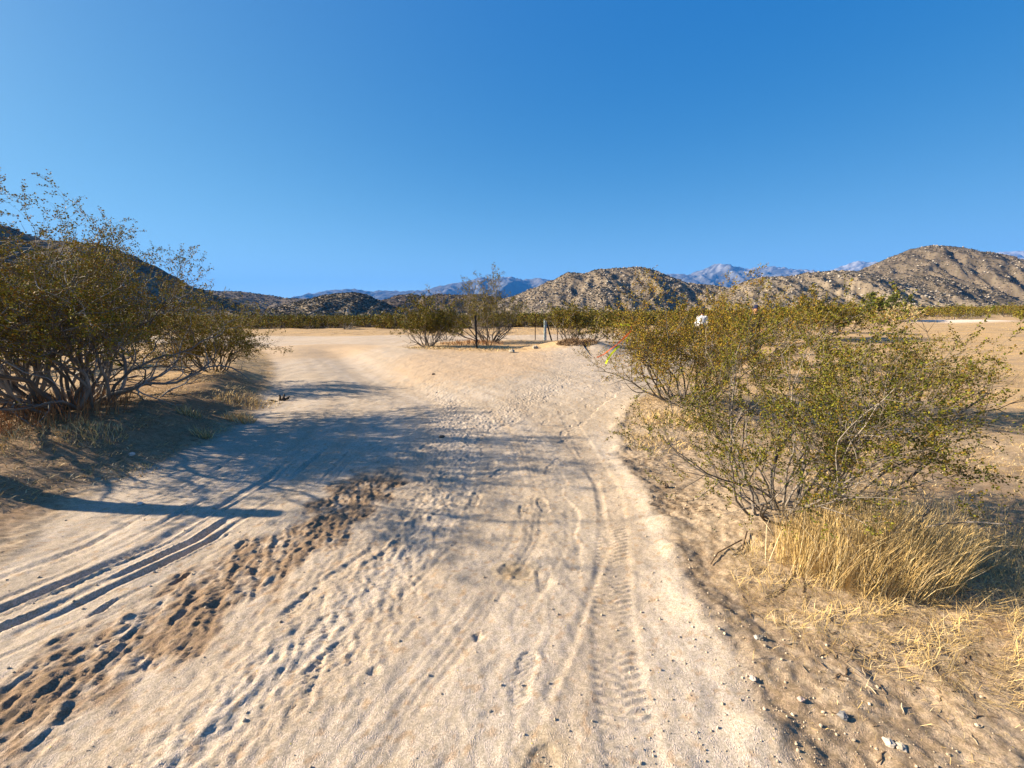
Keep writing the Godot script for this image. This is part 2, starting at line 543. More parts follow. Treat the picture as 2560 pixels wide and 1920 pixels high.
func branch(r: RandomNumberGenerator, cfg: Dictionary, lv: int, p: Vector3, d: Vector3, L: float, rad: float, mb: MB, leaves: MB):
	var last: int = cfg.get("levels", 3)
	var seg: float = [0.13, 0.08, 0.05, cfg.get("tseg", 0.028)][lv] * cfg.get("coarse", 1.0)
	var n := maxi(2, int(L / seg))
	seg = L / n
	var kink: float = [0.30, 0.30, 0.28, 0.25][lv] * cfg.get("kink", 1.0)
	var lift: float = [0.05, 0.07, 0.07, 0.04][lv]
	var dens: float = cfg.dens
	var pts := PackedVector3Array([p])
	var rs := PackedFloat32Array([rad])
	var start: float = [0.26, 0.22, 0.15, 0.0][lv]
	var chance: float = [1.25, 1.45, 1.35, 0.0][lv] * dens
	var lower := 0.0
	for i in n:
		d = (d + rv(r) * kink + Vector3(0, lift, 0)).normalized()
		p += d * seg
		var f := float(i + 1) / n
		pts.append(p)
		rs.append(maxf(rad * (1.0 - 0.78 * f), 0.0009))
		if lv < last and f > start:
			var c := chance
			while c > 0.0:
				if r.randf() < c:
					var o := rv(r)
					o = (o - d * o.dot(d)).normalized()
					var nd := (d * r.randf_range(0.5, 1.0) + o * r.randf_range(0.5, 0.9)).normalized()
					var cl: float = [0.0, L * r.randf_range(0.28, 0.5) * (1.15 - 0.6 * f), L * r.randf_range(0.3, 0.55), r.randf_range(0.06, 0.14)][lv + 1]
					if lv + 1 == 1: cl = clampf(cl, 0.15, cfg.get("arm", 0.75))
					if lv + 1 == 2: cl = clampf(cl, 0.10, 0.34)
					if p.y > cfg.get("bare", 0.12) * cfg.h or lv == 0:
						var dead: bool = lv == 0 and r.randf() < cfg.get("dead", 0.14)
						if dead: leafless += 1
						branch(r, cfg, lv + 1, p, nd, cl * (cfg.get("twig", 1.0) if lv + 1 == 3 else 1.0), rs[i] * r.randf_range(0.5, 0.7), mb, leaves)
						if dead: leafless -= 1
				c -= 1.0
		if lv == last or (lv == last - 1 and f > 0.5) or (lv < last - 1 and f > 0.85):
			var m: int = 3 if lv == last else 2
			for q in m:
				leaf(r, cfg, p, d, leaves)
	if lv >= 3:
		if true:
			var sd := d.cross(rv(r)).normalized() * maxf(rs[0] * 0.8, 0.0012 * cfg.get("coarse", 1.0))
			mb.quad(pts[0] - sd, pts[0] + sd, pts[n] + sd * 0.4, pts[n] - sd * 0.4, cfg.get("twigcol", Color(0.13, 0.095, 0.06)))
	else:
		var b: Color = cfg.get("bark", Color(0.13, 0.11, 0.092))
		var g := 0.55 + 1.1 * pow(r.randf(), 2.0)
		mb.tube(pts, rs, 5 if lv == 0 else (4 if lv == 1 else 3), Color(b.r * g, b.g * g, b.b * g), 0.22)

const GREENS := [Color(0.150, 0.120, 0.018), Color(0.195, 0.165, 0.022), Color(0.105, 0.100, 0.018), Color(0.065, 0.075, 0.016), Color(0.185, 0.105, 0.020), Color(0.20, 0.175, 0.032), Color(0.13, 0.075, 0.022)]

func leaf(r: RandomNumberGenerator, cfg: Dictionary, p: Vector3, d: Vector3, leaves: MB):
	if leafless > 0: return
	var L: float = cfg.leaf * r.randf_range(0.65, 1.25)
	var o := rv(r)
	var a := (d * 0.55 + o + Vector3(0, 0.25, 0)).normalized()
	var s := a.cross(rv(r)).normalized() * L * 0.36
	var g: Color = GREENS[mini(6, int(pow(r.randf(), cfg.get("lush", 1.0)) * 7.0))]
	var k := r.randf_range(0.8, 1.15)
	var t: Color = cfg.get("tint", Color(1, 1, 1))
	var q := p + o * L * 0.35
	leaves.quad(q, q + a * L * 0.55 + s, q + a * L, q + a * L * 0.55 - s, Color(g.r * k * t.r, g.g * k * t.g, g.b * k * t.b))

func bush(called: String, label: String, category: String, pos: Vector3, turn: float, cfg: Dictionary, group := "", leafmat := "leaf") -> Node3D:
	var t := thing(called, label, category, pos, turn, group)
	var g := grow(cfg)
	for m in g.limbs:
		part("stem" if cfg.get("apart", false) else "stems", m.mesh(), mat.bark, t)
	if g.leaves.v.size() > 0:
		part("foliage", g.leaves.mesh(), mat[leafmat], t, "stuff")
	var tris := 0
	for m in g.limbs: tris += m.ix.size() / 3
	print(t.name, " tris stems ", tris, " leaves ", g.leaves.ix.size() / 3)
	return t

# ---------------------------------------------------------------- grass
func blades(mb: MB, r: RandomNumberGenerator, n: int, rx: float, rz: float, h: float, lean: float, wide: float, cols: Array, gx := 0.0, gz := 0.0, origin := Vector3.ZERO, follow := false):
	for k in n:
		var a := r.randf() * TAU
		var q := sqrt(r.randf())
		var p := Vector3(cos(a) * q * rx, -0.01, sin(a) * q * rz)
		if follow: p.y = ground_y(origin.x + p.x, origin.z + p.z) - origin.y - 0.01
		var L := h * r.randf_range(0.45, 1.1) * (1.0 - 0.35 * q)
		var d := Vector3(r.randf_range(-1, 1) * lean + gx, 1.0, r.randf_range(-1, 1) * lean + gz)
		d = (d + Vector3(p.x / rx, 0, p.z / rz) * lean * 0.6).normalized()
		var d2 := (d + Vector3(d.x * 0.7 + r.randf_range(-0.25, 0.25), -0.25, d.z * 0.7 + r.randf_range(-0.25, 0.25)) * (0.4 + lean)).normalized()
		var s := Vector3(cos(a * 7.0), 0, sin(a * 7.0)) * wide * r.randf_range(0.6, 1.3)
		var m := p + d * L * 0.55
		var e := m + d2 * L * 0.45
		var c: Color = cols[r.randi() % cols.size()]
		var f := r.randf_range(0.75, 1.2)
		c = Color(c.r * f, c.g * f, c.b * f)
		mb.quad(p - s, p + s, m + s * 0.8, m - s * 0.8, c)
		mb.tri(m - s * 0.8, m + s * 0.8, e, c)

const STRAW := [Color(0.56, 0.40, 0.17), Color(0.46, 0.32, 0.13), Color(0.62, 0.48, 0.25), Color(0.40, 0.28, 0.13), Color(0.50, 0.40, 0.24), Color(0.60, 0.42, 0.16)]
const RUSTY := [Color(0.30, 0.14, 0.06), Color(0.24, 0.12, 0.05), Color(0.38, 0.21, 0.09)]

func tuft(label: String, x: float, z: float, n: int, rad: float, h: float, lean: float, cols: Array, called := "grass_tuft", group := "") -> MeshInstance3D:
	var mb := MB.new()
	var o := at(x, z, 0.0)
	blades(mb, rng(int(x * 971.0 + z * 337.0) + 5000), n, rad, rad * 0.8, h, lean, 0.0022 + 0.0004 * absf(z), cols, 0.0, 0.0, o, true)
	var t := part(called, mb.mesh(), mat.straw, self)
	t.position = o
	tag(t, label, "grass", group)
	return t

# ---------------------------------------------------------------- hills
# pts: crest line as pairs x, y at distance dist; wf / wb: how deep the front and back slopes are
func hill_h(c: Dictionary, x: float, z: float) -> float:
	var pts: Array = c.pts
	var nn: FastNoiseLite = c.noise
	var sc: float = c.scale
	var dz: float = z + c.dist
	var wx := x + nn.get_noise_2d(x / sc * 0.7, z / sc * 0.7) * sc * 0.35 * clampf(absf(dz) / sc, 0.0, 1.0)
	var n := pts.size() / 2
	var y := -6.0
	if wx > pts[0] and wx < pts[2 * n - 2]:
		for k in range(1, n):
			if wx <= pts[2 * k]:
				var f: float = (wx - pts[2 * k - 2]) / (pts[2 * k] - pts[2 * k - 2])
				y = lerpf(pts[2 * k - 1], pts[2 * k + 1], f * f * (3.0 - 2.0 * f) * 0.5 + f * 0.5)
				break
	if y <= c.foot: return c.foot - 4.0
	# spurs run down from the crest: the reach of the slope differs along it
	var spur := nn.get_noise_2d(wx / sc * 1.7, 11.0) + 0.25 * nn.get_noise_2d(wx / sc * 4.0, 31.0)
	var reach: float = (c.wf if dz > 0.0 else c.wb) * (1.0 + c.spur * spur)
	var t := clampf(absf(dz) / maxf(reach, 1.0), 0.0, 1.0)
	var prof := 1.0 - t * t * (3.0 - 2.0 * t)
	prof = lerpf(prof, pow(1.0 - t, 1.15), 0.6)
	var rel: float = y - c.foot
	var rid := 1.0 - absf(nn.get_noise_2d(x / sc * 3.2, z / sc * 2.0)) * 2.2
	var rough: float = rid * c.rough * rel * t * (1.0 - t) * 1.5
	rough += nn.get_noise_2d(x / sc * 14.0, z / sc * 14.0) * c.fine * smoothstep(0.0, 0.08, t + 0.03)
	return c.foot - 4.0 + (rel + 4.0) * prof + rough

func hill(called: String, label: String, c: Dictionary):
	var nn := FastNoiseLite.new()
	noise(nn, c.seed, 1.0, 3)
	c.noise = nn
	var pts: Array = c.pts
	var x0: float = pts[0]
	var x1: float = pts[pts.size() - 2]
	var z0: float = -c.dist + c.wf * (1.0 + c.spur)
	var z1: float = -c.dist - c.wb
	var nx := int((x1 - x0) / c.step)
	var nz := int((z0 - z1) / c.step / c.get("zstep", 1.0))
	var v := PackedVector3Array()
	var n := PackedVector3Array()
	var col := PackedColorArray()
	var ix := PackedInt32Array()
	var cn := FastNoiseLite.new()
	noise(cn, c.seed + 3, 1.0, 3)
	var hs := PackedFloat32Array()
	for j in nz + 1:
		var z := lerpf(z0, z1, float(j) / nz)
		for i in nx + 1:
			var x := lerpf(x0, x1, float(i) / nx)
			hs.append(hill_h(c, x, z))
	var sx := (x1 - x0) / nx
	var sz := (z0 - z1) / nz
	for j in nz + 1:
		var z := lerpf(z0, z1, float(j) / nz)
		for i in nx + 1:
			var x := lerpf(x0, x1, float(i) / nx)
			var k := j * (nx + 1) + i
			var gx := (hs[j * (nx + 1) + mini(i + 1, nx)] - hs[j * (nx + 1) + maxi(i - 1, 0)]) / (2.0 * sx)
			var gz := (hs[maxi(j - 1, 0) * (nx + 1) + i] - hs[mini(j + 1, nz) * (nx + 1) + i]) / (2.0 * sz)
			v.append(Vector3(x, hs[k], z))
			var nm := Vector3(-gx, 1.0, -gz).normalized()
			n.append(nm)
			var a := cn.get_noise_2d(x / c.scale * 5.0, z / c.scale * 5.0)
			var b := cn.get_noise_2d(x / c.scale * 24.0, z / c.scale * 24.0)
			var cc: Color = c.low.lerp(c.high, clampf(0.5 + a + b * 1.2, 0, 1))
			if c.has("snow"):
				var sn := clampf((hs[k] - c.snow) / 420.0 + 1.5 * b + 0.9 * a, 0, 1)
				cc = cc.lerp(Color(0.30, 0.30, 0.31), sn * smoothstep(0.9, 0.6, absf(nm.x) * 0.4 + a + 0.3))
			col.append(cc)
			if i < nx and j < nz:
				ix.append(k); ix.append(k + nx + 1); ix.append(k + nx + 2)
				ix.append(k); ix.append(k + nx + 2); ix.append(k + 1)
	var arr := []
	arr.resize(Mesh.ARRAY_MAX)
	arr[Mesh.ARRAY_VERTEX] = v
	arr[Mesh.ARRAY_NORMAL] = n
	arr[Mesh.ARRAY_COLOR] = col
	arr[Mesh.ARRAY_INDEX] = ix
	var me := ArrayMesh.new()
	me.add_surface_from_arrays(Mesh.PRIMITIVE_TRIANGLES, arr)
	var o := part(called, me, mat.hill, self, "structure")
	tag(o, label, "")
	if c.has("rocks"):
		var r := rng(c.seed + 77)
		scatter(o, "boulders", mat.rock, mat.rock_mesh, int(c.rocks * 1.5), c, r, c.rock_size, [Color(0.26, 0.22, 0.17), Color(0.21, 0.175, 0.135), Color(0.38, 0.34, 0.28), Color(0.16, 0.13, 0.098)], x0, x1, z0, true)
		scatter(o, "shrubs", mat.leaf, mat.shrub_mesh, int(c.shrubs * 1.6), c, r, c.shrub_size, [Color(0.055, 0.05, 0.028), Color(0.042, 0.04, 0.024), Color(0.075, 0.064, 0.038)], x0, x1, z0, false)

func scatter(o: Node, called: String, m: Material, mesh: Mesh, count: int, c: Dictionary, r: RandomNumberGenerator, size: float, cols: Array, x0: float, x1: float, z0: float, clumped: bool):
	var mm := MultiMesh.new()
	mm.transform_format = MultiMesh.TRANSFORM_3D
	mm.use_colors = true
	mm.mesh = mesh
	var ts := []
	var nn: FastNoiseLite = c.noise
	var guard := 0
	while ts.size() < count and guard < count * 8:
		guard += 1
		var x := r.randf_range(x0, x1)
		var z := r.randf_range(-c.dist - c.wb * 0.15, z0)
		var y := hill_h(c, x, z)
		if y < c.foot + 0.5: continue
		var big := 1.0
		if clumped:
			var q := nn.get_noise_2d(x / c.scale * 6.0 + 30.0, z / c.scale * 6.0)
			if q < r.randf_range(-0.3, 0.3): continue
			big = 0.4 + pow(r.randf(), 5.0) * 3.2
		else:
			big = r.randf_range(0.5, 1.3)
		var s := size * big * (0.38 if clumped else 0.68)
		ts.append(Transform3D(Basis(Vector3.UP, r.randf() * TAU).scaled(Vector3(s, s * r.randf_range(0.6, 1.0), s)), Vector3(x, y + s * 0.1, z)))
	mm.instance_count = ts.size()
	for k in ts.size():
		mm.set_instance_transform(k, ts[k])
		var cc: Color = cols[r.randi() % cols.size()]
		var f := r.randf_range(0.8, 1.2)
		mm.set_instance_color(k, Color(cc.r * f, cc.g * f, cc.b * f))
	var mi := MultiMeshInstance3D.new()
	mi.name = called
	mi.multimesh = mm
	mi.material_override = m
	o.add_child(mi, true)
	mi.set_meta("kind", "stuff")

func rock_mesh(seed_: int, sub := 5) -> ArrayMesh:
	var mb := MB.new()
	var r := rng(seed_)
	var nn := FastNoiseLite.new()
	noise(nn, seed_, 0.9, 2)
	var rows := sub
	var cols := sub + 3
	var grid := []
	var e := Vector3(r.randf_range(0.8, 1.2), r.randf_range(0.6, 0.9), r.randf_range(0.8, 1.2))
	for j in rows + 1:
		var line := []
		for i in cols:
			var th := PI * j / rows
			var ph := TAU * i / cols
			var d := Vector3(sin(th) * cos(ph), cos(th), sin(th) * sin(ph))
			line.append(d * e * (0.5 + 0.28 * nn.get_noise_3dv(d * 1.4)))
		grid.append(line)
	for j in rows:
		for i in cols:
			var b := (i + 1) % cols
			if j > 0: mb.tri(grid[j][i], grid[j + 1][b], grid[j][b], Color.WHITE)
			if j < rows - 1: mb.tri(grid[j][i], grid[j + 1][i], grid[j + 1][b], Color.WHITE)
			elif j == rows - 1 and j == 0: pass
	return mb.mesh()

func shrub_mesh() -> ArrayMesh:
	var mb := MB.new()
	var r := rng(404)
	for k in 26:
		var d := rv(r).normalized()
		d.y = absf(d.y)
		var p := d * r.randf_range(0.15, 0.5)
		var a := rv(r).normalized() * 0.22
		var b := a.cross(rv(r)).normalized() * 0.2
		mb.quad(p - a, p + b, p + a, p - b, Color.WHITE)
	return mb.mesh()

# ---------------------------------------------------------------- bodies
# bones: [a, b, ra, rb] capsules joined smoothly; meshed as surface nets
func body(st: MB, bones: Array, cell: float, k: float, col: Color):
	var lo := Vector3(1e9, 1e9, 1e9)
	var hi := -lo
	for b in bones:
		var rr: float = maxf(b[2], b[3]) + cell * 3.0
		for q in [b[0], b[1]]:
			lo = lo.min(q - Vector3.ONE * rr)
			hi = hi.max(q + Vector3.ONE * rr)
	var nx := int((hi.x - lo.x) / cell) + 2
	var ny := int((hi.y - lo.y) / cell) + 2
	var nz := int((hi.z - lo.z) / cell) + 2
	var f := PackedFloat32Array()
	f.resize(nx * ny * nz)
	f.fill(1.0)
	for b in bones:
		var A: Vector3 = b[0]
		var B: Vector3 = b[1]
		var ra: float = b[2]
		var rb: float = b[3]
		var ab := B - A
		var l2 := maxf(ab.length_squared(), 1e-9)
		var m := maxf(ra, rb) + maxf(k, cell * 2.5)
		var p0 := ((A.min(B) - Vector3.ONE * m) - lo) / cell
		var p1 := ((A.max(B) + Vector3.ONE * m) - lo) / cell
		for z in range(maxi(0, int(p0.z)), mini(nz, int(p1.z) + 1)):
			for y in range(maxi(0, int(p0.y)), mini(ny, int(p1.y) + 1)):
				for x in range(maxi(0, int(p0.x)), mini(nx, int(p1.x) + 1)):
					var p := lo + Vector3(x, y, z) * cell
					var t := clampf((p - A).dot(ab) / l2, 0.0, 1.0)
					var d := p.distance_to(A + ab * t) - lerpf(ra, rb, t)
					var i := (z * ny + y) * nx + x
					var o := f[i]
					var h := maxf(k - absf(o - d), 0.0) / k
					f[i] = minf(o, d) - h * h * k * 0.25
	var id := {}
	var base := st.v.size()
	var sx := 1
	var sy := nx
	var sz := nx * ny
	for z in nz - 1:
		for y in ny - 1:
			for x in nx - 1:
				var i := (z * ny + y) * nx + x
				var mask := 0
				var sum := Vector3.ZERO
				var cnt := 0
				var vals := [f[i], f[i + sx], f[i + sy], f[i + sx + sy], f[i + sz], f[i + sx + sz], f[i + sy + sz], f[i + sx + sy + sz]]
				for q in 8:
					if vals[q] < 0.0: mask |= 1 << q
				if mask == 0 or mask == 255: continue
				for e in [[0, 1], [2, 3], [4, 5], [6, 7], [0, 2], [1, 3], [4, 6], [5, 7], [0, 4], [1, 5], [2, 6], [3, 7]]:
					var a: float = vals[e[0]]
					var b2: float = vals[e[1]]
					if (a < 0.0) == (b2 < 0.0): continue
					var t2 := a / (a - b2)
					var pa := Vector3(e[0] & 1, (e[0] >> 1) & 1, e[0] >> 2)
					var pb := Vector3(e[1] & 1, (e[1] >> 1) & 1, e[1] >> 2)
					sum += pa.lerp(pb, t2)
					cnt += 1
				id[i] = st.v.size()
				st.v.append(lo + (Vector3(x, y, z) + sum / cnt) * cell)
				var g := Vector3(vals[1] - vals[0] + vals[3] - vals[2] + vals[5] - vals[4] + vals[7] - vals[6], vals[2] - vals[0] + vals[3] - vals[1] + vals[6] - vals[4] + vals[7] - vals[5], vals[4] - vals[0] + vals[5] - vals[1] + vals[6] - vals[2] + vals[7] - vals[3])
				st.n.append(g.normalized())
				st.c.append(col)
	for i in id.keys():
		for ax in 3:
			var s: int = [sx, sy, sz][ax]
			var u: int = [sy, sz, sx][ax]
			var w: int = [sz, sx, sy][ax]
			if i + s >= f.size(): continue
			if (f[i] < 0.0) == (f[i + s] < 0.0): continue
			if not (id.has(i - u) and id.has(i - w) and id.has(i - u - w)): continue
			var q := [id[i], id[i - u], id[i - u - w], id[i - w]]
			if f[i] < 0.0: q.reverse()
			st.ix.append(q[0]); st.ix.append(q[1]); st.ix.append(q[2])
			st.ix.append(q[0]); st.ix.append(q[2]); st.ix.append(q[3])

func V(x: float, y: float, z: float) -> Vector3:
	return Vector3(x, y, z)

# A standing person facing +z in its own axes; look: shirt, trousers, cap or hair
func person(label: String, pos: Vector3, turn: float, tall: float, shirt: Color, trousers: Color, cap: Color, has_cap: bool):
	var t := thing("person", label, "person", pos, turn)
	var skin := Color(0.42, 0.22, 0.14)
	var arms := [[V(0.185, 1.42, 0), V(0.27, 1.14, 0.0), V(0.235, 0.94, 0.17)], [V(-0.185, 1.42, 0), V(-0.25, 1.13, -0.03), V(-0.26, 0.88, 0.07)]]
	var b := MB.new()
	var bones := [[V(0, 1.63, 0.015), V(0, 1.70, 0.0), 0.082, 0.095], [V(0, 1.60, 0.045), V(0, 1.62, 0.03), 0.055, 0.065], [V(0, 1.62, 0.09), V(0, 1.655, 0.098), 0.017, 0.012], [V(0, 1.44, -0.02), V(0, 1.58, 0.0), 0.058, 0.052], [V(0, 1.0, 0), V(0, 1.36, 0), 0.12, 0.14], [V(-0.12, 1.40, 0), V(0.12, 1.40, 0), 0.07, 0.07]]
	for s in [-1, 1]:
		bones.append([V(0.088 * s, 1.64, 0.0), V(0.09 * s, 1.675, -0.008), 0.016, 0.018])
		bones.append([V(0.09 * s, 0.95, 0), V(0.10 * s, 0.50, 0.01), 0.085, 0.055])
		bones.append([V(0.10 * s, 0.50, 0.01), V(0.105 * s, 0.09, -0.02), 0.055, 0.04])
		bones.append([V(0.105 * s, 0.05, -0.03), V(0.12 * s, 0.04, 0.13), 0.04, 0.035])
	for a in arms:
		bones.append([a[0], a[1], 0.05, 0.04])
		bones.append([a[1], a[2], 0.04, 0.028])
	body(b, bones, 0.02, 0.03, skin)
	for a in arms:   # hands: palm, four fingers and a thumb, lightly curled
		var d: Vector3 = (a[2] - a[1]).normalized()
		var across := d.cross(Vector3.UP).normalized()
		var pal: Vector3 = a[2] + d * 0.05
		var hb := [[a[2], pal, 0.024, 0.024], [pal - across * 0.025, pal + across * 0.025, 0.016, 0.016]]
		var curl := across.cross(d).normalized()
		for q in 4:
			var root: Vector3 = pal + across * (0.031 - 0.02 * q) + d * 0.02
			var l: float = [0.032, 0.04, 0.037, 0.028][q]
			var m: Vector3 = root + d * l
			hb.append([root, m, 0.0088, 0.008])
			hb.append([m, m + (d * 0.75 + curl * 0.6).normalized() * l * 0.85, 0.008, 0.0065])
		var tr: Vector3 = a[2] + d * 0.025 + across * 0.024
		hb.append([tr, tr + (d * 0.7 + across * 0.75).normalized() * 0.04, 0.011, 0.0095])
		hb.append([tr + (d * 0.7 + across * 0.75).normalized() * 0.04, tr + (d * 0.7 + across * 0.75).normalized() * 0.04 + (d + curl * 0.3).normalized() * 0.028, 0.0095, 0.008])
		body(b, hb, 0.006, 0.006, skin)
	part("body", b.mesh(), mat.cloth, t)
	var sh := MB.new()
	var sb := [[V(0, 1.0, 0), V(0, 1.34, 0), 0.145, 0.16], [V(-0.06, 1.05, 0), V(-0.08, 1.34, 0), 0.13, 0.13], [V(0.06, 1.05, 0), V(0.08, 1.34, 0), 0.13, 0.13], [V(-0.14, 1.41, -0.01), V(0.14, 1.41, -0.01), 0.075, 0.075], [V(0, 1.42, -0.02), V(0, 1.475, -0.015), 0.07, 0.062]]
	for a in arms:
		sb.append([a[0], a[1], 0.066, 0.056])
		sb.append([a[1], a[1].lerp(a[2], 0.9), 0.056, 0.042])
	body(sh, sb, 0.02, 0.035, shirt)
	part("shirt", sh.mesh(), mat.cloth, t)
	var tr2 := MB.new()
	var tb := [[V(-0.06, 0.98, 0), V(0.06, 0.98, 0), 0.125, 0.125]]
	for s in [-1, 1]:
		tb.append([V(0.09 * s, 0.93, 0), V(0.10 * s, 0.50, 0.01), 0.105, 0.08])
		tb.append([V(0.10 * s, 0.50, 0.01), V(0.105 * s, 0.12, -0.02), 0.08, 0.065])
	body(tr2, tb, 0.022, 0.03, trousers)
	part("trousers", tr2.mesh(), mat.cloth, t)
	for s in [-1, 1]:
		var so := MB.new()
		body(so, [[V(0.105 * s, 0.05, -0.05), V(0.12 * s, 0.04, 0.15), 0.055, 0.045], [V(0.105 * s, 0.06, -0.03), V(0.105 * s, 0.12, -0.03), 0.055, 0.055]], 0.015, 0.02, Color(0.05, 0.045, 0.04))
		part("shoe", so.mesh(), mat.cloth, t)
		var ey := MB.new()
		body(ey, [[V(0.033 * s, 1.675, 0.083), V(0.033 * s, 1.676, 0.083), 0.009, 0.009]], 0.004, 0.004, Color(0.03, 0.02, 0.02))
		part("eye", ey.mesh(), mat.cloth, t)
	var mo := MB.new()
	body(mo, [[V(-0.02, 1.598, 0.096), V(0.02, 1.598, 0.096), 0.006, 0.006]], 0.004, 0.004, Color(0.25, 0.09, 0.07))
	part("mouth", mo.mesh(), mat.cloth, t)
	var ha := MB.new()
	body(ha, [[V(0, 1.68, -0.03), V(0, 1.715, -0.012), 0.094, 0.1], [V(-0.05, 1.64, -0.05), V(0.05, 1.64, -0.05), 0.05, 0.05]], 0.014, 0.02, Color(0.03, 0.022, 0.018))
	part("hair", ha.mesh(), mat.cloth, t)
	if has_cap:
		var cp := MB.new()
		body(cp, [[V(0, 1.725, 0.0), V(0, 1.74, 0.0), 0.102, 0.098], [V(-0.045, 1.725, 0.11), V(0.045, 1.725, 0.11), 0.012, 0.012], [V(-0.035, 1.718, 0.15), V(0.035, 1.718, 0.15), 0.01, 0.01], [V(0, 1.73, 0.08), V(0, 1.718, 0.16), 0.016, 0.01]], 0.012, 0.02, cap)
		part("cap", cp.mesh(), mat.cloth, t)
	t.scale = Vector3.ONE * (tall / 1.80)

# ---------------------------------------------------------------- materials
func material(rough: float, spec := 0.3) -> StandardMaterial3D:
	var m := StandardMaterial3D.new()
	m.vertex_color_use_as_albedo = true
	m.roughness = rough
	m.metallic_specular = spec
	m.cull_mode = BaseMaterial3D.CULL_DISABLED
	return m

func make_materials():
	mat.bark = material(0.75, 0.35)
	mat.leaf = material(0.7, 0.2)
	mat.leaf.backlight_enabled = true
	mat.leaf.backlight = Color(0.4, 0.4, 0.4)
	mat.straw = material(0.6, 0.3)
	mat.straw.backlight_enabled = true
	mat.straw.backlight = Color(0.4, 0.4, 0.4)
	mat.cloth = material(0.85, 0.2)
	mat.rock = material(0.9, 0.2)
	mat.hill = material(0.95, 0.1)
	mat.metal = material(0.6, 0.4)
	mat.tape = material(0.35, 0.5)
	mat.tape.backlight_enabled = true
	mat.tape.backlight = Color(0.8, 0.8, 0.8)
	mat.wood = material(0.85, 0.2)
	var g := material(0.95, 0.15)
	g.cull_mode = BaseMaterial3D.CULL_BACK
	# coarse granite sand: a value for each grain, and grains that stand proud
	var cell := FastNoiseLite.new()
	cell.seed = 21
	cell.noise_type = FastNoiseLite.TYPE_CELLULAR
	cell.frequency = 0.2
	cell.cellular_return_type = FastNoiseLite.RETURN_CELL_VALUE
	var a := cell.get_seamless_image(1024, 1024, false, false, 0.05, false).get_data()
	cell.frequency = 0.2
	cell.cellular_return_type = FastNoiseLite.RETURN_DISTANCE
	var hb := cell.get_seamless_image(1024, 1024, true, false, 0.05, true)
	var cl := FastNoiseLite.new()
	noise(cl, 8, 0.02, 3)
	var b := cl.get_seamless_image(1024, 1024, false, false, 0.1, true).get_data()
	var hd := hb.get_data()
	var out := PackedByteArray()
	out.resize(1024 * 1024 * 3)
	var ho := PackedByteArray()
	ho.resize(1024 * 1024)
	for k in 1024 * 1024:
		var q := a[k] / 255.0
		var w := b[k] / 255.0
		var val := 0.87 + 0.42 * (q - 0.5) + 0.10 * (w - 0.5)
		if q > 0.94: val -= 0.30
		if val > 1.0: val = 1.0
		out[3 * k] = int(255.0 * val)
		out[3 * k + 1] = int(253.0 * val * (1.0 - 0.03 * q))
		out[3 * k + 2] = int(252.0 * val * (0.97 + 0.05 * w))
		var rough := clampf(2.2 * w - 0.55, 0.15, 1.0)
		ho[k] = int(clampf(128.0 + rough * ((hd[k] - 128.0) * 0.45 + (a[k] - 128.0) * 0.4), 0, 255))
	g.albedo_texture = ImageTexture.create_from_image(Image.create_from_data(1024, 1024, false, Image.FORMAT_RGB8, out))
	g.albedo_color = Color(1, 1, 1)
	g.heightmap_enabled = true
	g.heightmap_scale = 0.55
	g.heightmap_texture = ImageTexture.create_from_image(Image.create_from_data(1024, 1024, false, Image.FORMAT_L8, ho))
	mat.ground = g
	mat.rock_mesh = rock_mesh(3, 4)
	mat.shrub_mesh = shrub_mesh()

# ---------------------------------------------------------------- sky
func sky_image(to_sun: Vector3) -> Image:
	var w := 512
	var h := 256
	var im := Image.create(w, h, false, Image.FORMAT_RGBF)
	for y in h:
		var el := (0.5 - (y + 0.5) / h) * PI
		for x in w:
			var az := (x + 0.5) / w * TAU
			var d := Vector3(sin(az) * cos(el), sin(el), -cos(az) * cos(el))
			var up := maxf(d.y, 0.0)
			var c := Vector3(0.60 * exp(-7.2 * up), 0.12 + 0.75 * exp(-5.0 * up), 0.47 + 0.60 * exp(-5.0 * up))
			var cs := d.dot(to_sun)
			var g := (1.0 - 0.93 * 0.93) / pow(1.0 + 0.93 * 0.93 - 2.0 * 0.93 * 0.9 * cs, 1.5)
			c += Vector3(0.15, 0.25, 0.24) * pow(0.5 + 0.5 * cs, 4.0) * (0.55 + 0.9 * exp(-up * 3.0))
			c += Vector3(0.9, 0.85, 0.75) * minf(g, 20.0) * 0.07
			c += Vector3(1.0, 0.9, 0.75) * 1.2 * pow(0.5 + 0.5 * cs, 44.0)  # warm glow round the unseen sun, added to neutralise the blue shadows
			c.z = minf(c.z, 1.05)
			if d.y < 0.0: c = Vector3(0.30, 0.25, 0.18)
			im.set_pixel(x, y, Color(c.x, c.y, c.z))
	return im

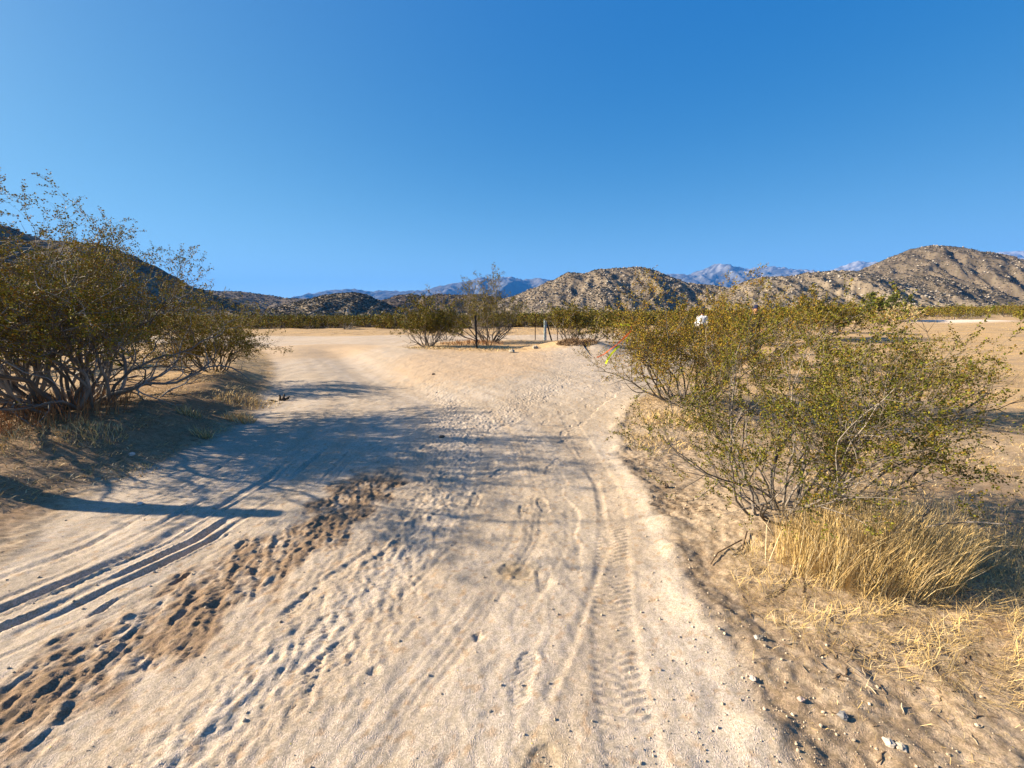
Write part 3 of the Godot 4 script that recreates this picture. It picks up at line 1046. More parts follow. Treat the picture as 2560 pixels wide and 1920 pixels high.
func _ready():
	var el := deg_to_rad(SUN_ELEV)
	var fr := deg_to_rad(SUN_FRONT)
	var to_sun := Vector3(-cos(el) * cos(fr), sin(el), -cos(el) * sin(fr))
	var cam := Camera3D.new()
	cam.name = "camera"
	cam.fov = 88.0
	cam.near = 0.05
	cam.far = 40000.0
	cam.position = EYE
	cam.rotation_degrees.x = -9.704
	add_child(cam)
	cam.current = true
	var env := Environment.new()
	env.background_mode = Environment.BG_SKY
	env.sky = Sky.new()
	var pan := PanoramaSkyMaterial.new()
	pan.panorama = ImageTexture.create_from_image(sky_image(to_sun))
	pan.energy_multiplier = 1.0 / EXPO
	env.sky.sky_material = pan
	env.tonemap_mode = Environment.TONE_MAPPER_LINEAR
	env.tonemap_exposure = EXPO
	env.sdfgi_enabled = true
	env.ssao_enabled = true
	env.ssil_enabled = true
	env.fog_enabled = true
	env.fog_density = 0.00005
	env.fog_light_color = Color(0.26, 0.60, 1.0)
	var we := WorldEnvironment.new()
	we.name = "world_environment"
	we.environment = env
	add_child(we)
	var sun := DirectionalLight3D.new()
	sun.name = "sun"
	sun.light_energy = 1.6
	sun.light_color = Color(1.0, 0.93, 0.82)
	sun.light_angular_distance = 0.53
	sun.shadow_enabled = true
	add_child(sun)
	sun.look_at_from_position(Vector3.ZERO, -to_sun, Vector3.UP)

	noise(n_big, 3, 0.11, 3)
	noise(n_mid, 7, 1.6, 3)
	noise(n_fine, 9, 9.0, 3)
	noise(n_rough, 13, 11.0, 3)
	n_rough.fractal_type = FastNoiseLite.FRACTAL_RIDGED
	noise(n_col, 17, 0.35, 3)
	make_materials()
	var t0 := Time.get_ticks_msec()
	build_ground()
	print("ground ms ", Time.get_ticks_msec() - t0)
	build_hills()
	print("hills ms ", Time.get_ticks_msec() - t0)
	build_bushes()
	print("bushes ms ", Time.get_ticks_msec() - t0)
	build_scrub()
	build_grass()
	build_things()
	print("all ms ", Time.get_ticks_msec() - t0)

func build_hills():
	var tan_ := Color(0.17, 0.135, 0.095)
	var dark := Color(0.085, 0.068, 0.05)
	hill("hill", "dark shaded hill rising behind the big left bush", {"pts": [-760, 112, -680, 112, -610, 108, -560, 98, -513, 92, -492, 83, -475, 77, -428, 74, -408, 70, -392, 61, -362, 42, -324, 27, -300, 17, -270, 6, -242, -1], "dist": 420.0, "wf": 150.0, "wb": 160.0, "seed": 31, "scale": 160.0, "spur": 0.35, "rough": 0.22, "fine": 3.5, "foot": 0.0, "step": 4.0, "low": dark, "high": tan_, "rocks": 900, "rock_size": 3.0, "shrubs": 1600, "shrub_size": 3.4})
	hill("hill", "long low brown ridge beyond the dark hill on the left", {"pts": [-1378, 79, -1122, 87, -997, 82, -865, 78, -795, 69, -715, 57, -654, 56, -590, 43, -490, 1], "dist": 1300.0, "wf": 380.0, "wb": 300.0, "seed": 33, "scale": 330.0, "spur": 0.4, "rough": 0.3, "fine": 4.0, "foot": 0.0, "step": 10.0, "low": dark, "high": tan_, "rocks": 700, "rock_size": 5.0, "shrubs": 2600, "shrub_size": 6.0})
	hill("hill", "lone rounded tan hill standing on the plain left of the middle", {"pts": [-400, -2, -372, 0, -330, 4, -298, 12, -266, 21, -235, 28, -220, 30, -202, 31, -189, 29, -169, 21, -152, 13, -137, 6, -105, -1], "dist": 520.0, "wf": 110.0, "wb": 90.0, "seed": 35, "scale": 120.0, "spur": 0.25, "rough": 0.14, "fine": 1.6, "foot": 0.0, "step": 3.0, "low": dark, "high": Color(0.26, 0.21, 0.145), "rocks": 1700, "rock_size": 2.2, "shrubs": 3600, "shrub_size": 2.7})
	hill("hill", "low dark brown hills between the lone hill and the boulder hill", {"pts": [-360, 0, -339, 4, -284, 35, -248, 47, -222, 49, -186, 44, -159, 49, -115, 47, -71, 49, -35, 42, 18, 32, 90, 2], "dist": 900.0, "wf": 260.0, "wb": 150.0, "seed": 37, "scale": 160.0, "spur": 0.4, "rough": 0.3, "fine": 3.0, "foot": 0.0, "step": 5.0, "low": dark, "high": Color(0.12, 0.09, 0.068), "rocks": 1200, "rock_size": 3.4, "shrubs": 2500, "shrub_size": 4.0})
	hill("hill", "broad grey-brown boulder hill with a flat double top in the middle", {"pts": [-110, 2, -71, 6, -35, 23, -3, 35, 40, 50, 70, 63, 99, 77, 124, 75, 150, 82, 182, 84, 223, 86, 237, 84, 267, 73, 296, 60, 338, 56, 367, 53, 404, 36, 455, 16, 520, 6], "dist": 720.0, "wf": 190.0, "wb": 160.0, "seed": 39, "scale": 130.0, "spur": 0.36, "rough": 0.20, "fine": 1.8, "foot": 3.0, "step": 3.4, "low": Color(0.13, 0.104, 0.077), "high": Color(0.22, 0.178, 0.128), "rocks": 6500, "rock_size": 3.0, "shrubs": 5200, "shrub_size": 3.0})
	hill("hill", "low bouldery spur at the foot of the flat-topped hill", {"pts": [20, 2, 59, 8, 83, 24, 106, 36, 129, 44, 153, 40, 177, 32, 195, 24, 220, 12, 260, 4], "dist": 600.0, "wf": 90.0, "wb": 90.0, "seed": 41, "scale": 90.0, "spur": 0.35, "rough": 0.25, "fine": 2.0, "foot": 3.0, "step": 3.0, "low": Color(0.14, 0.112, 0.082), "high": Color(0.23, 0.186, 0.135), "rocks": 2600, "rock_size": 2.6, "shrubs": 1700, "shrub_size": 2.6})
	hill("hill", "pale bouldery shoulder left of the big right hill", {"pts": [240, 6, 282, 10, 299, 26, 321, 39, 356, 54, 375, 59, 422, 61, 447, 66, 493, 69, 525, 68, 570, 58, 607, 46, 680, 14], "dist": 620.0, "wf": 130.0, "wb": 110.0, "seed": 43, "scale": 110.0, "spur": 0.35, "rough": 0.25, "fine": 2.2, "foot": 7.0, "step": 3.2, "low": Color(0.14, 0.112, 0.082), "high": Color(0.24, 0.194, 0.137), "rocks": 4200, "rock_size": 2.7, "shrubs": 3400, "shrub_size": 2.6})
	hill("hill", "big smooth domed brown hill on the right with a dark gully", {"pts": [560, 14, 643, 43, 689, 76, 731, 96, 767, 112, 797, 126, 830, 139, 870, 146, 905, 143, 948, 134, 989, 132, 1030, 121, 1068, 112, 1139, 92, 1248, 60, 1380, 25], "dist": 860.0, "wf": 250.0, "wb": 200.0, "seed": 45, "scale": 190.0, "spur": 0.42, "rough": 0.30, "fine": 2.4, "foot": 14.0, "step": 4.0, "low": Color(0.085, 0.068, 0.048), "high": Color(0.155, 0.124, 0.088), "rocks": 7500, "rock_size": 2.6, "shrubs": 11000, "shrub_size": 2.6})
	hill("hill", "rounded spur in front of the big domed hill", {"pts": [520, 12, 569, 28, 600, 42, 638, 58, 670, 66, 696, 69, 723, 65, 759, 49, 796, 32, 850, 14], "dist": 690.0, "wf": 120.0, "wb": 110.0, "seed": 47, "scale": 120.0, "spur": 0.3, "rough": 0.2, "fine": 2.0, "foot": 11.0, "step": 3.2, "low": Color(0.09, 0.073, 0.052), "high": Color(0.165, 0.133, 0.094), "rocks": 3200, "rock_size": 2.3, "shrubs": 5500, "shrub_size": 2.3})
	hill("mountain", "far mountain range tinted haze blue with pale snowy peaks", {"pts": [-6400, 60, -5154, 220, -4489, 411, -3991, 550, -3494, 584, -3074, 524, -2843, 550, -2473, 524, -1889, 558, -1497, 661, -1197, 713, -967, 755, -675, 841, -412, 790, -87, 841, 238, 781, 607, 824, 854, 773, 1324, 610, 2118, 610, 2814, 781, 3509, 909, 3862, 883, 4091, 977, 4472, 1129, 5121, 1019, 5666, 1070, 5917, 1019, 6234, 1002, 6547, 951, 6856, 934, 7146, 1053, 7445, 1162, 7839, 1154, 8305, 1078, 8925, 1036, 9760, 1246, 10452, 1355, 10845, 1389, 11463, 1422, 12799, 1288, 14500, 900], "dist": 9000.0, "wf": 2600.0, "wb": 1800.0, "seed": 51, "scale": 1500.0, "spur": 0.4, "rough": 0.34, "fine": 60.0, "foot": 0.0, "step": 62.0, "low": Color(0.06, 0.068, 0.08), "high": Color(0.12, 0.12, 0.125), "snow": 860.0})  # rock tones made bluish to carry part of the distant haze

func build_bushes():
	var big := bush("creosote_bush", "tall dark creosote bush with bare grey branches on the left bank", "bush", at(-5.7, -5.0), 0.0, {"h": 2.6, "w": 1.95, "full": 2.7, "deep": 0.85, "up": 0.82, "stems": 56, "seed": 101, "leaf": 0.019, "tseg": 0.022, "dens": 0.70, "lo": 1.28, "bare": 0.26, "shoots": 0.25, "shoot": 1.07, "arm": 1.0, "tint": Color(1.5, 1.4, 1.05), "thick": 0.024, "foot": 0.4, "kink": 1.35, "apart": true, "bark": Color(0.20, 0.18, 0.16), "lush": 0.85, "pairs": 2})
	bush("creosote_bush", "smaller round creosote bush behind the tall left one, at the track's edge", "bush", at(-6.5, -8.6), 0.7, {"h": 1.4, "w": 1.15, "stems": 20, "seed": 102, "leaf": 0.026, "dens": 0.98, "lo": 1.3, "bare": 0.15, "shoots": 0.2, "shoot": 1.05, "tint": Color(1.3, 1.2, 0.95), "thick": 0.018, "foot": 0.25, "apart": true})
	bush("creosote_bush", "open yellow-green creosote bush over tall dry grass, nearest on the right", "bush", at(1.99, -2.72), 0.3, {"h": 1.45, "w": 1.0, "full": 2.5, "dead": 0.25, "up": 0.8, "stems": 30, "seed": 103, "leaf": 0.0125, "tseg": 0.013, "dens": 0.80, "shoots": 0.2, "shoot": 1.1, "lo": 1.1, "bare": 0.2, "thick": 0.0105, "foot": 0.22, "apart": true, "bark": Color(0.17, 0.147, 0.125), "lush": 1.05, "tint": Color(0.86, 0.95, 0.85), "coarse": 0.9})
	var r2 := bush("creosote_bush", "large dense olive creosote bush with survey ribbons, behind the nearest right one", "bush", at(2.9, -6.5), 0.0, {"h": 1.95, "w": 1.6, "full": 2.3, "stems": 30, "seed": 104, "leaf": 0.020, "tseg": 0.022, "dens": 0.80, "shoots": 0.1, "shoot": 1.1, "tint": Color(1.4, 1.25, 1.0), "lo": 1.25, "bare": 0.2, "thick": 0.017, "foot": 0.4, "apart": true, "lush": 0.95})
	bush("creosote_bush", "small creosote bush right of the nearest one, alone on the stubble", "bush", at(6.15, -6.0), 0.0, {"h": 1.3, "w": 1.2, "stems": 20, "seed": 105, "leaf": 0.018, "tseg": 0.02, "dens": 0.93, "lo": 1.15, "bare": 0.2, "thick": 0.013, "foot": 0.15, "apart": true, "lush": 1.15})
	bush("creosote_bush", "wide creosote bush with bare grey lower stems, behind the people", "bush", at(16.3, -21.5), 0.0, {"h": 2.6, "w": 2.2, "stems": 24, "seed": 106, "leaf": 0.06, "dens": 0.85, "lo": 1.2, "bare": 0.3, "thick": 0.028, "foot": 0.5, "coarse": 1.4, "bark": Color(0.24, 0.21, 0.17)})
	bush("creosote_bush", "tall wind-leaning creosote bush with long bare limbs behind the dark post", "bush", at(-1.2, -20.4), 0.0, {"h": 3.1, "w": 2.9, "stems": 30, "seed": 107, "leaf": 0.042, "dens": 0.66, "lo": 1.35, "bare": 0.3, "thick": 0.03, "foot": 0.5, "coarse": 1.4, "bias": -0.15, "bark": Color(0.17, 0.145, 0.12)})
	bush("creosote_bush", "round creosote bush with splayed stems left of the dark post", "bush", at(-3.7, -17.6), 0.0, {"h": 1.95, "w": 1.7, "stems": 24, "seed": 108, "leaf": 0.05, "dens": 0.88, "lo": 1.1, "bare": 0.3, "thick": 0.022, "foot": 0.22, "coarse": 1.3, "bark": Color(0.22, 0.19, 0.16)})
	bush("creosote_bush", "grey-stemmed creosote bush on the small mound right of the fence posts", "bush", at(2.75, -18.6), 0.0, {"h": 1.9, "w": 1.6, "stems": 18, "seed": 109, "leaf": 0.052, "dens": 0.92, "lo": 1.0, "bare": 0.35, "thick": 0.024, "foot": 0.2, "coarse": 1.3, "bark": Color(0.27, 0.24, 0.21)})
	bush("dark_shrub", "dark green rounded shrub behind the two straw bushes", "bush", at(41.0, -44.5), 0.0, {"h": 3.0, "w": 2.9, "stems": 20, "seed": 110, "leaf": 0.13, "dens": 0.8, "lo": 1.25, "bare": 0.12, "thick": 0.05, "foot": 0.5, "coarse": 2.0, "tint": Color(0.5, 0.75, 0.9)})
	var straw := {"h": 1.35, "w": 1.3, "stems": 26, "seed": 111, "leaf": 0.075, "dens": 0.75, "lo": 1.2, "bare": 0.1, "thick": 0.02, "foot": 0.3, "coarse": 1.6, "bark": Color(0.42, 0.33, 0.22), "tint": Color(3.2, 3.2, 9.0)}
	bush("straw_bush", "small straw-coloured dry bush, left of the two beside the dark shrub", "bush", at(32.5, -36.5), 0.0, straw, "", "straw")
	straw.seed = 112
	straw.h = 1.8
	straw.w = 1.9
	bush("straw_bush", "larger pale straw-coloured dry bush next to the bare sand patch", "bush", at(41.0, -42.2), 0.0, straw, "", "straw")
	# the middle distance: a few plants shared by many bushes
	var kinds := []
	for k in 3:
		kinds.append({"h": [1.5, 1.75, 1.3][k], "w": [1.5, 1.3, 1.6][k], "stems": 14, "seed": 120 + k, "leaf": 0.085, "dens": 0.85, "lo": 1.25, "bare": 0.12, "thick": 0.022, "foot": 0.3, "coarse": 2.0, "levels": 3, "twig": 1.4, "bark": Color(0.2, 0.17, 0.14)})
	var srcs := []
	var where := [[-4.0, -24.5, 0.9, "low creosote bush behind the round one on the island"], [4.3, -22.4, 1.15, "creosote bush right behind the fence posts, next to the grey-stemmed one"], [6.4, -25.0, 1.1, "creosote bush beside the gap where the track leaves on the right"]]
	for k in 3:
		var w: Array = where[k]
		var b := bush("creosote_bush", w[3], "bush", at(w[0], w[1]), 0.0, kinds[k])
		b.scale = Vector3.ONE * w[2]
		srcs.append(b)
	mat.kinds = srcs
	var r := rng(71)
	for w in [[8.6, -11.5, 0.68, "creosote bush behind the large ribboned one, by the right fork"], [6.4, -14.0, 0.85, "creosote bush in front of the person in the white shirt"], [6.0, -9.6, 0.62, "creosote bush between the ribboned one and the people"], [12.4, -19.2, 1.3, "creosote bush to the right of the person with the dark cap"], [7.2, -18.2, 1.05, "creosote bush to the left of the person in the white shirt"], [11.2, -24.0, 1.5, "creosote bush standing behind the two people"], [22.0, -27.0, 1.3, "creosote bush between the wide grey-stemmed bush and the dark shrub"], [14.4, -26.5, 1.35, "creosote bush behind the wide grey-stemmed one on its left"], [24.5, -32.0, 1.3, "creosote bush just left of the small straw-coloured bush"], [52.0, -47.5, 1.1, "dark little creosote bush standing right behind the sand patch"], [58.5, -46.0, 0.5, "tiny dark bush on the right edge of the sand patch"], [48.0, -36.5, 1.2, "creosote bush at the right edge of the picture, on the stubble"], [-14.0, -14.0, 1.0, "creosote bush on the left plain, half hidden by the tall one"], [-11.5, -9.5, 1.2, "creosote bush behind the tall left one, on its left"], [-17.0, -22.0, 1.1, "creosote bush far behind the left bank"]]:
		copy_of(srcs[r.randi() % 3], w[3], at(w[0], w[1]), r.randf() * TAU, w[2])
	for k in 34:
		var x := -46.0 + k * 1.75 + r.randf_range(-0.7, 0.7)
		var z := -46.0 - 11.0 * pow(r.randf(), 1.6) + 0.08 * x
		copy_of(srcs[r.randi() % 3], "low creosote bush, %s from the left in the front row beyond the straw flat" % nth(k + 1), at(x, z), r.randf() * TAU, r.randf_range(0.6, 1.25), "creosote bushes along the far side of the flat")
	for k in 22:
		var x := 16.0 + k * 2.9 + r.randf_range(-1, 1)
		var z := -52.0 - r.randf_range(0.0, 9.0)
		copy_of(srcs[r.randi() % 3], "low creosote bush, %s from the left in the row before the right hills" % nth(k + 1), at(x, z), r.randf() * TAU, r.randf_range(0.8, 1.15), "creosote bushes along the right plain")

func nth(k: int) -> String:
	var ones := ["", "first", "second", "third", "fourth", "fifth", "sixth", "seventh", "eighth", "ninth", "tenth", "eleventh", "twelfth", "thirteenth", "fourteenth", "fifteenth", "sixteenth", "seventeenth", "eighteenth", "nineteenth"]
	if k < 20: return ones[k]
	var tens: String = ["twent", "thirt"][k / 10 - 2]
	return tens + "ieth" if k % 10 == 0 else tens + "y-" + ones[k % 10]

# The rest of the plain's bushes, too many and too far to count.
func build_scrub():
	var r := rng(88)
	var cfg := {"h": 1.5, "w": 1.45, "stems": 9, "seed": 140, "leaf": 0.18, "dens": 0.5, "lo": 1.25, "bare": 0.1, "thick": 0.03, "foot": 0.3, "coarse": 2.6, "bark": Color(0.2, 0.17, 0.14)}
	var g := grow(cfg)
	var mb: MB = g.leaves
	var l: MB = g.limbs[0]
	var off := mb.v.size()
	mb.v.append_array(l.v)
	mb.n.append_array(l.n)
	mb.c.append_array(l.c)
	for k in l.ix: mb.ix.append(k + off)
	var mm := MultiMesh.new()
	mm.transform_format = MultiMesh.TRANSFORM_3D
	mm.use_colors = true
	mm.mesh = mb.mesh()
	var ts := []
	while ts.size() < 6500:
		var d := 52.0 + pow(r.randf(), 2.2) * 620.0
		var a := r.randf_range(-1.05, 1.05)
		var x := sin(a) * d
		var z := -cos(a) * d
		if z > -50.0 and x < 20.0: continue
		if x > 20.0 and z > -58.0: continue
		if n_col.get_noise_2d(x * 0.2, z * 0.2) < -0.3: continue
		var s := r.randf_range(0.6, 1.25)
		ts.append(Transform3D(Basis(Vector3.UP, r.randf() * TAU).scaled(Vector3(s, s * r.randf_range(0.8, 1.1), s)), at(x, z, 0.05)))
	mm.instance_count = ts.size()
	for k in ts.size():
		mm.set_instance_transform(k, ts[k])
		var f := r.randf_range(0.75, 1.2)
		mm.set_instance_color(k, Color(f, f * r.randf_range(0.93, 1.06), f))
	var mi := MultiMeshInstance3D.new()
	mi.name = "desert_scrub"
	mi.multimesh = mm
	mi.material_override = mat.leaf
	add_child(mi)
	tag(mi, "far creosote scrub spread over the plain to the foot of the hills", "scrub", "", "stuff")

func build_grass():
	var r := rng(61)
	# the tall stand of dry grass at the foot of the nearest right bush
	var mb := MB.new()
	var o := at(2.12, -2.18, 0.0)
	blades(mb, r, 3000, 0.5, 0.3, 0.54, 0.22, 0.0012, STRAW, 0.05, 0.05, o, true)
	blades(mb, r, 500, 0.48, 0.26, 0.70, 0.32, 0.0012, STRAW, 0.1, 0.0, o, true)
	blades(mb, r, 60, 0.6, 0.2, 0.6, 0.9, 0.0028, [Color(0.60, 0.50, 0.33), Color(0.52, 0.42, 0.27)], 0.2, 0.0, o, true)
	var big := part("dry_grass", mb.mesh(), mat.straw, self, "stuff")
	big.position = o
	tag(big, "tall stand of golden dry grass at the foot of the nearest right bush", "grass")
	mb = MB.new()
	o = at(3.15, -2.45, 0.0)
	blades(mb, r, 550, 0.7, 0.45, 0.40, 0.35, 0.0012, STRAW, 0.1, 0.0, o, true)
	var sp := part("dry_grass", mb.mesh(), mat.straw, self, "stuff")
	sp.position = o
	tag(sp, "thin dry grass stems right of the golden stand, in the bush's shadow", "grass")
	# flattened straw at the lower right
	mb = MB.new()
	o = at(2.7, -1.95, 0.0)
	blades(mb, r, 14000, 1.45, 0.72, 0.22, 1.6, 0.0011, STRAW, 0.25, 0.1, o, true)
	var fl := part("fallen_straw", mb.mesh(), mat.straw, self, "stuff")
	fl.position = o
	tag(fl, "mat of flattened pale straw on the ground at the lower right", "straw")
	# sparse litter by the right edge of the track
	mb = MB.new()
	o = at(1.9, -1.7, 0.0)
	blades(mb, r, 1500, 1.0, 0.7, 0.12, 2.2, 0.0009, STRAW, 0.0, 0.0, o, true)
	var li := part("straw_litter", mb.mesh(), mat.straw, self, "stuff")
	li.position = o
	tag(li, "scattered single straws on the brown soil at the lower right", "straw")
	tuft("grass under the ribboned bush on the right side of the track", 2.35, -5.5, 420, 0.5, 0.2, 0.7, STRAW)
	tuft("second patch of pale grass under the ribboned bush, nearer the track's edge", 1.75, -4.6, 260, 0.4, 0.15, 0.9, STRAW)
	# left bank
	tuft("reddish dry weeds around the foot of the tall left bush", -5.6, -4.55, 520, 0.95, 0.48, 0.35, RUSTY, "dry_weeds")
	tuft("wide golden grass patch on the left bank at the picture's edge", -5.2, -3.9, 520, 0.75, 0.16, 0.7, STRAW)
	tuft("golden grass tuft in front of the reddish weeds on the left bank", -4.5, -4.1, 260, 0.3, 0.17, 0.6, STRAW)
	tuft("upright pale grass tuft on the bank's shoulder, nearest the track", -3.95, -5.6, 220, 0.2, 0.2, 0.5, STRAW)
	tuft("pale grass patch on top of the left bank, behind the upright tuft", -4.5, -6.6, 420, 0.5, 0.17, 0.7, STRAW)
	tuft("small grass tuft in the shade of the left bank", -4.35, -5.2, 130, 0.14, 0.17, 0.45, STRAW)
	tuft("thin grass wisp in the deepest shade of the left bank", -3.85, -4.75, 90, 0.1, 0.2, 0.45, STRAW)
	tuft("grass tuft on the low clod at the track's left edge", -3.7, -3.75, 130, 0.22, 0.08, 0.9, STRAW)
	# the island
	tuft("reddish weeds around the foot of the tall island bush", -1.9, -19.0, 420, 1.5, 0.4, 0.5, RUSTY, "dry_weeds")
	tuft("yellow grass at the foot of the round island bush", -3.4, -16.6, 380, 1.1, 0.18, 0.8, STRAW)
	tuft("yellow grass around the dark post", -1.2, -16.2, 420, 1.4, 0.16, 0.8, STRAW)
	tuft("dry brush heaped on the small mound, darkened as its shade", 2.55, -15.6, 1500, 0.8, 0.26, 1.0, [Color(0.12, 0.075, 0.04), Color(0.2, 0.12, 0.06)], "dry_brush_shade")  # brush coloured dark to put shade on the right flank of the mound
	# short stubble of the open ground
	var bl := MB.new()
	blades(bl, rng(9), 34, 0.17, 0.17, 0.11, 1.4, 0.0024, STRAW)
	var mm := MultiMesh.new()
	mm.transform_format = MultiMesh.TRANSFORM_3D
	mm.use_colors = true
	mm.mesh = bl.mesh()
	var ts := []
	var guard := 0
	while ts.size() < 15000 and guard < 90000:
		guard += 1
		var d := 2.2 + pow(r.randf(), 1.6) * 55.0
		var a := r.randf_range(-1.15, 1.15)
		var x := sin(a) * d
		var z := -cos(a) * d
		var y := ground_y(x, z)
		if m_road > 0.1 or m_pale > 0.3: continue
		if d < 5.0 and (x < 2.6 or r.randf() < 0.4): continue
		if n_mid.get_noise_2d(x * 0.5, z * 0.5) < r.randf_range(-0.5, 0.25): continue
		var s := r.randf_range(0.5, 1.15) * (1.0 + 0.012 * d)
		ts.append(Transform3D(Basis(Vector3.UP, r.randf() * TAU).scaled(Vector3(s, s * r.randf_range(0.4, 0.9), s)), Vector3(x, y, z)))
	mm.instance_count = ts.size()
	for k in ts.size():
		mm.set_instance_transform(k, ts[k])
		var f := r.randf_range(0.7, 1.1)
		mm.set_instance_color(k, Color(f, f, f))
	var mi := MultiMeshInstance3D.new()
	mi.name = "straw_stubble"
	mi.multimesh = mm
	mi.material_override = mat.straw
	add_child(mi)
	tag(mi, "short yellow straw stubble over the open desert ground", "grass", "", "stuff")

func bar(mb: MB, a: Vector3, b: Vector3, wx: float, wz: float, c: Color):
	var d := (b - a).normalized()
	var x := d.cross(Vector3.FORWARD).normalized() * wx
	var z := x.cross(d).normalized() * wz
	var q := [a - x - z, a + x - z, a + x + z, a - x + z, b - x - z, b + x - z, b + x + z, b - x + z]
	for f in [[0, 1, 5, 4], [1, 2, 6, 5], [2, 3, 7, 6], [3, 0, 4, 7], [4, 5, 6, 7], [3, 2, 1, 0]]:
		mb.quad(q[f[0]], q[f[3]], q[f[2]], q[f[1]], c)

func ribbon(called: String, label: String, pts: PackedVector3Array, wide: float, col: Color):
	var mb := MB.new()
	for k in pts.size() - 1:
		var d := (pts[k + 1] - pts[k]).normalized()
		var tw := 0.8 * sin(k * 1.3)
		var s := (d.cross(Vector3(sin(tw), 0.3, cos(tw)))).normalized() * wide
		var d2 := (pts[mini(k + 2, pts.size() - 1)] - pts[k + 1]).normalized() if k + 2 < pts.size() else d
		var tw2 := 0.8 * sin((k + 1) * 1.3)
		var s2 := (d2.cross(Vector3(sin(tw2), 0.3, cos(tw2)))).normalized() * wide
		mb.quad(pts[k] - s, pts[k] + s, pts[k + 1] + s2, pts[k + 1] - s2, col)
	var o := part(called, mb.mesh(), mat.tape, self)
	tag(o, label, "ribbon")

func steel_post(label: String, x: float, z: float, h: float, lean: Vector2, c: Color, wide := 0.03) -> Node3D:
	var t := thing("fence_post", label, "post", at(x, z, 0.0), 0.0)
	var mb := MB.new()
	var top := Vector3(lean.x, h, lean.y)
	bar(mb, Vector3(0, -0.3, 0), top, wide, 0.006, c)
	part("flange", mb.mesh(), mat.metal, t)
	mb = MB.new()
	bar(mb, Vector3(0, -0.3, 0.022), top + Vector3(0, -0.004, 0.022), 0.005, 0.016, c)
	for k in int(h / 0.07):
		var p := Vector3(lean.x, h, lean.y) * ((k + 0.5) * 0.07 / h) + Vector3(0, 0, 0.036)
		bar(mb, p - Vector3(0, 0.008, 0), p + Vector3(0, 0.008, 0), 0.012, 0.006, c)
	part("studded_web", mb.mesh(), mat.metal, t)
	return t

